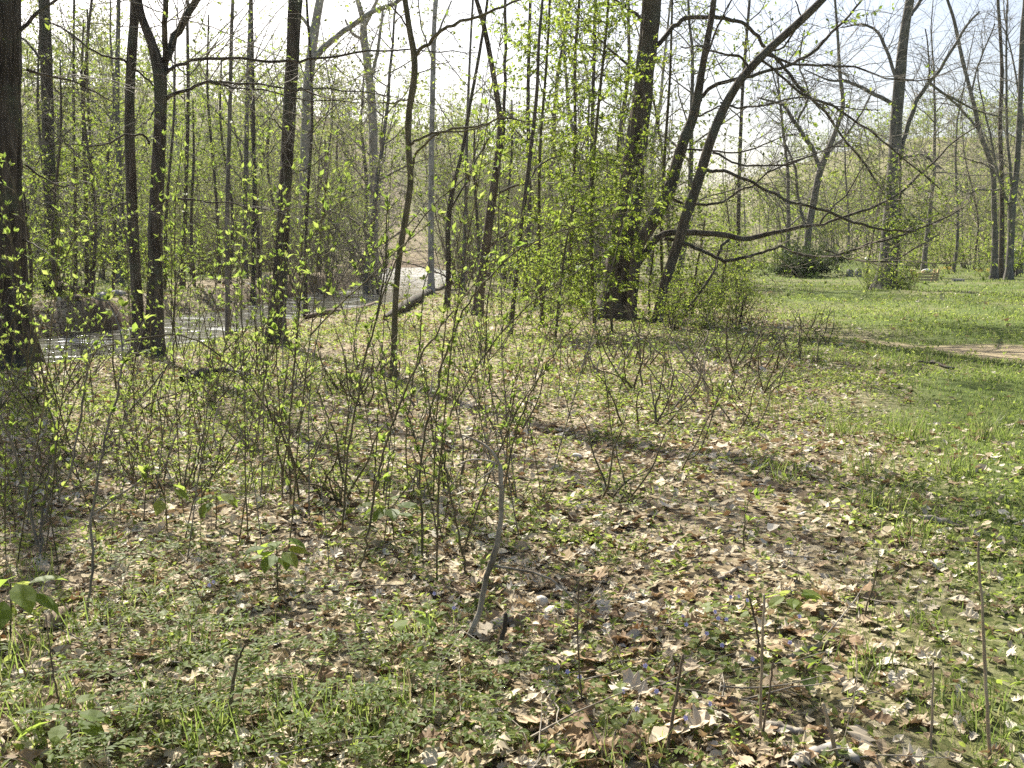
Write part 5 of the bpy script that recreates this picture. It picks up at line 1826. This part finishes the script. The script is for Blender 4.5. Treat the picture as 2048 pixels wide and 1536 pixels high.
standing('dry_stalk', 'crooked dark twig standing up from the brown branch', 'stalk', 3.7, [(1512, 1340, 5), (1517, 1280, 4), (1505, 1220, 4), (1494, 1180, 3)], 'log_brown', 10, DS)
standing('dry_stalk', 'thin dark stalk leaning over the border seedling', 'stalk', 4.1, [(1720, 1270, 5), (1735, 1210, 4), (1752, 1150, 3), (1757, 1118, 2)], 'stem_olive', 11, DS)
standing('dry_stalk', 'short dark stalk standing in bright sunlit litter', 'stalk', 5.2, [(1676, 1135, 5), (1679, 1100, 4), (1682, 1075, 4)], 'log_brown', 12, DS)
standing('dry_stalk', 'stout brown stem rising out of the bottom herbs', 'stalk', 3.15, [(452, 1545, 9), (458, 1450, 9), (466, 1370, 8), (474, 1325, 6), (490, 1290, 4)], 'stem_olive', 13, DS,
         side=[[(468, 1360, 4), (455, 1335, 3), (445, 1310, 2)]])
standing('dry_stalk', 'thin dark stem among the lowest grass tufts', 'stalk', 3.2, [(138, 1500, 5), (128, 1440, 5), (112, 1380, 4), (100, 1300, 3), (92, 1230, 3)], 'log_brown', 14, DS)


def rock(name, label, px, py, w, h, mat, seed, group=None, lift_=.3):
    r = np.random.default_rng(seed)
    g_ = ground_at(px, py)
    d = np.linalg.norm(g_ - [0, 0, EYE])
    a, b = w * .5 * d / F, h * .5 * d / F
    n, m_ = 14, 9
    th = np.linspace(0, math.pi, m_)
    ph = np.arange(n) * 2 * math.pi / n
    T, Ph = np.meshgrid(th, ph, indexing='ij')
    k = 1 + .22 * (vnoise(np.cos(Ph) * 1.7 + 5 + seed, T * 1.6 + np.sin(Ph) * 1.7, seed) - .5) * 2 * np.sin(T)
    X = np.stack([np.sin(T) * np.cos(Ph) * a * k, np.sin(T) * np.sin(Ph) * a * r.uniform(.7, .95) * k, np.cos(T) * b * k], -1)
    i, j = np.meshgrid(np.arange(m_ - 1), np.arange(n), indexing='ij')
    j2 = (j + 1) % n
    q = np.stack([i * n + j, (i + 1) * n + j, (i + 1) * n + j2, i * n + j2], -1).reshape(-1, 4)
    mb = MB()
    mb.add(X.reshape(-1, 3), None, q)
    o = mb.obj(name, M[mat])
    o.location = (g_[0], g_[1], g_[2] + b * lift_)
    o.rotation_euler = (r.normal(0, .15), r.normal(0, .15), r.uniform(0, 6))
    return tag(o, label, 'rock', group)


rock('rock', 'upper of two whitish rocks beside the dead leaning branch', 1083, 1210, 26, 24, 'stone_pale', 1, 'whitish rocks', .6)
rock('rock', 'lower of two whitish rocks, pinkish and flatter', 1103, 1228, 34, 22, 'stone_pale', 2, 'whitish rocks', .5)
rock('rock', 'small whitish rock in shaded litter behind the open ground', 1150, 1022, 16, 16, 'stone_pale', 3, 'whitish rocks', .6)
rock('rock', 'pale flat rock lit by sun past the fallen twig', 1155, 915, 22, 12, 'stone_pale', 4, 'whitish rocks', .5)
for k, (px, py, w, h) in enumerate([(150, 672, 30, 14), (205, 655, 34, 18), (240, 640, 30, 16), (455, 606, 22, 12), (500, 598, 26, 14), (535, 590, 18, 10), (700, 582, 22, 10), (815, 548, 20, 10), (785, 556, 16, 8), (425, 640, 16, 8)]):
    rock('rock', ['dark wet stone', 'grey stone', 'broad low stone'][k % 3] + ' on the creek bank, ' + ['by the old tree', 'next to the old tree', 'past the old tree', 'before the middle bend', 'at the middle bend',
                 'beyond the middle bend', 'by the upper bend', 'at the upper riffle', 'below the upper riffle', 'in the shallow edge'][k], px, py, w, h, 'log_brown' if k % 3 == 0 else 'stone_grey', 20 + k, 'stones along the creek')


# ------------------------------------------------------------------ far objects on the meadow
def box(mb, c, s, rz=0.0, ry=0.0, rx=0.0, bev=.0):
    c, s = np.array(c, float), np.array(s, float) / 2
    b = min(bev, s.min() * .9)
    V = []
    for sx in (-1, 1):
        for sy in (-1, 1):
            for sz in (-1, 1):
                V.append([sx * s[0], sy * s[1], sz * s[2]])
    V = np.array(V)
    m = np.array(Matrix.Rotation(rz, 3, 'Z') @ Matrix.Rotation(ry, 3, 'Y') @ Matrix.Rotation(rx, 3, 'X'))
    q = [[0, 1, 3, 2], [4, 6, 7, 5], [0, 4, 5, 1], [2, 3, 7, 6], [0, 2, 6, 4], [1, 5, 7, 3]]
    mb.add(V @ m.T + c, None, q)


def slab_stone(px, py, w, h, label, seed):
    g_ = ground_at(px, py)
    d = g_[1]
    W, Hh = w * d / F, h * d / F
    mb = MB()
    n = 12
    prof = [(-W / 2, -.1), (W / 2, -.1)] + [(W / 2 * math.cos(t), Hh - W / 2 + W / 2 * math.sin(t)) for t in np.linspace(0, math.pi, n)]
    k = len(prof)
    V = [[x, -.06, z] for x, z in prof] + [[x, .06, z] for x, z in prof]
    mb.add(V, [[0, i, i + 1] for i in range(1, k - 1)] + [[k, k + i + 1, k + i] for i in range(1, k - 1)], [[i, k + i, k + (i + 1) % k, (i + 1) % k] for i in range(k)])
    o = mb.obj('upright_stone', M['stone_grey'], smooth=False)
    o.location = (g_[0], g_[1], g_[2])
    o.rotation_euler = (RAD(np.random.default_rng(seed).uniform(-6, 6)), RAD(2), RAD(18))
    tag(o, label, 'stone marker', 'upright stones on the grass')


slab_stone(1699, 554, 13, 17, 'round-topped grey stone beside the dark evergreen bush', 1)
slab_stone(1716, 554, 13, 17, 'round-topped grey stone, the one closer to the meadow tree', 2)
g_ = at(1733, 524, 66)
g_[2] = gz(g_[0], g_[1])
t_ = thing('white_marker', g_, 'small white post with a round top beyond the grassy mound', 'post')
mb = MB()
tubes(mb, [(np.array([[0, 0, -.1], [0, 0, .2], [0, 0, .45]]), np.array([.15, .12, .10]))], 10)
mb.obj('post', M['white_paint'], t_)
mb = MB()
tubes(mb, [(np.array([[0, 0, .455], [0, 0, .5], [0, 0, .58], [0, 0, .64]]), np.array([.07, .13, .13, .07]))], 10)
mb.obj('knob', M['white_paint'], t_)

g_ = ground_at(1850, 563)
t_ = thing('wooden_bench', g_, 'low yellow wooden bench with splayed end posts and a white bundle nearby', 'bench', rz=RAD(8))
k_ = g_[1] / 45
for sx, tl in ((-.52, -.35), (.46, .22)):
    for sy in (-.16, .16):
        mb = MB()
        box(mb, (sx * k_, sy * k_, .24 * k_), (.07 * k_, .06 * k_, .62 * k_), 0, tl)
        mb.obj('post', M['yellow_wood'], t_, smooth=False)
for q, (yy, zz) in enumerate([(-.21, .08), (-.21, .2), (-.21, .32)]):
    mb = MB()
    box(mb, (0, yy * k_, zz * k_), (1.02 * k_, .03 * k_, .085 * k_))
    mb.obj('plank', M['yellow_wood'], t_, smooth=False)
for q in range(3):
    mb = MB()
    box(mb, (0, (-.13 + q * .13) * k_, .39 * k_), (.98 * k_, .11 * k_, .03 * k_))
    mb.obj('plank', M['yellow_wood'], t_, smooth=False)
o = rock('white_bundle', 'white bundle lying on the yellow wooden bench', 1852, 560, 20, 7, 'white_paint', 9)
o['category'] = 'bundle'
o.location = (g_[0] + .05, g_[1], g_[2] + .46 * k_)
g_ = ground_at(1915, 563)
mb = MB()
box(mb, (0, 0, .05), (.48, .3, .13))
o = mb.obj('flat_stone', M['stone_grey'], smooth=False)
o.location = tuple(g_)
tag(o, 'low flat grey stone slab lying in the grass past the bench', 'stone slab')


def parked_car():
    g_ = at(2066, 560, 60)
    g_[2] = gz(g_[0], g_[1])
    root = thing('parked_car', g_, 'white car parked under the trees, cut off by the frame', 'car', rz=RAD(-12))

    def hull(name, prof, y0, y1, mat, parent, inset=0.0):
        k = len(prof)
        V = [[x, y0 + (inset if z > .9 else 0), z] for x, z in prof] + [[x, y1 - (inset if z > .9 else 0), z] for x, z in prof]
        mb = MB()
        mb.add(V, None, [[i, (i + 1) % k, k + (i + 1) % k, k + i] for i in range(k)])
        mb.add(V, [[0, i + 1, i] for i in range(1, k - 1)] + [[k, k + i, k + i + 1] for i in range(1, k - 1)])
        return mb.obj(name, M[mat], parent, smooth=False)
    hull('body', [(-2.1, .3), (2.1, .3), (2.15, .6), (2.05, .82), (1.0, .92), (-1.7, .95), (-2.12, .85)], -.85, .85, 'white_paint', root)
    hull('cabin_glass', [(-1.65, .95), (.95, .93), (.35, 1.38), (-1.15, 1.4)], -.78, .78, 'glass_dark', root, .1)
    hull('roof', [(-1.2, 1.4), (.4, 1.38), (.3, 1.45), (-1.1, 1.47)], -.7, .7, 'white_paint', root)
    for x in (-1.3, 1.3):
        for y in (-.8, .8):
            mb = MB()
            tubes(mb, [(np.array([[x, y - .1, .32], [x, y + .1, .32]]), np.array([.32, .32]))], 18)
            w_ = mb.obj('wheel', M['rubber'], root)
    for y in (-.6, .6):
        mb = MB()
        box(mb, (2.16, y, .66), (.03, .3, .14))
        mb.obj('headlight', M['white_paint'], root, smooth=False)


parked_car()


def evergreen():
    r = np.random.default_rng(151)
    g_ = ground_at(1612, 552)
    root = thing('evergreen_bush', g_, 'rounded dark evergreen bush on the meadow under the spreading tree', 'bush')
    S = []
    for k in range(46):
        a = r.uniform(0, 6.28)
        v = (math.cos(a) * r.uniform(.4, 2.0), math.sin(a) * r.uniform(.4, 2.0), 1)
        S.append(grow(r, (r.normal(0, .25), r.normal(0, .25), -.05), v, r.uniform(1.6, 2.7), 7, .02, .006, .14, -.02))
    t1 = ramify(r, S, 6, (.3, .7), 4, .008, .2, .03, t0=.15)
    mb = MB()
    tubes(mb, S, 5)
    tubes(mb, t1, 3)
    mb.obj('stem', M['twig_dark'], root, kind='stuff')
    m2 = MB()
    leaves_on(r, m2, S + t1, 15, .10, cluster=3, droop=.3, spread=.05)
    m2.obj('foliage', M['leaf_dark'], root, kind='stuff', smooth=False)


evergreen()


def ivy_on_meadow_tree():
    r = np.random.default_rng(161)
    base = at(1771, 560, 35.6)
    root = thing('ivy_vine', (base[0], base[1], gz(base[0], base[1])), 'ivy climbing the tall meadow tree with one leafy tuft sticking out', 'vine')
    o = np.array(root.location)
    mb, st = MB(), MB()
    line = np.array([at(px, py, 35.35) for px, py in [(1795, 590), (1792, 540), (1796, 500), (1798, 460), (1800, 420), (1800, 360), (1800, 300)]]) - o
    D = densify(line, 24)
    tubes(st, [(D, np.full(24, .05))], 6)
    st.obj('stem', M['bark_brown'], root)
    side = ramify(r, [(D, np.full(24, .02))], 5, (.2, .6), 4, .008, .2, 0)
    pts = []
    for px, py, sx, sy, n in [(1815, 452, 17, 9, 420), (1790, 470, 9, 14, 200), (1795, 400, 5, 40, 160), (1797, 560, 12, 20, 240), (1826, 458, 9, 6, 160)]:
        for q in range(n):
            pts.append(at(px + r.normal(0, sx), py + r.normal(0, sy), 35.3 + r.normal(0, .3)) - o)
    pts = np.array(pts)
    d = r.standard_normal((len(pts), 3))
    stamp(mb, LEAF, pts, frames(d, np.array([0, 0, 1.0]) + r.normal(0, .4, (len(pts), 3))), r.uniform(.07, .15, len(pts)))
    leaves_on(r, mb, side, 8, .1, cluster=2)
    mb.obj('foliage', M['leaf_mid'], root, kind='stuff', smooth=False)


ivy_on_meadow_tree()


def daffodils():
    for k, (px, py, lb) in enumerate([(1968, 553, 'yellow flowers at the foot of the far clump of trunks'), (1893, 548, 'small yellow flowers in grass behind the flat stone slab')]):
        r = np.random.default_rng(170 + k)
        g_ = ground_at(px, py)
        root = thing('yellow_flower', g_, lb, 'flowers')
        a, b = MB(), MB()
        n = 22
        x, y = r.normal(0, .22, n), r.normal(0, .22, n)
        blades(a, r, np.repeat(x, 4), np.repeat(y, 4), np.zeros(n * 4), np.full(n * 4, .3), np.full(n * 4, .02))
        a.obj('foliage', M['grass'], root, kind='stuff', smooth=False)
        for q in range(5):
            d = r.standard_normal((n, 3)) + [0, -.5, 0]
            stamp(b, LEAF, np.stack([x, y, r.uniform(.25, .4, n)], -1), frames(d, np.array([0, 0, 1.0]) + r.normal(0, .3, (n, 3))), np.full(n, .07))
        b.obj('petal', M['flower_yellow'], root, kind='stuff', smooth=False)


daffodils()
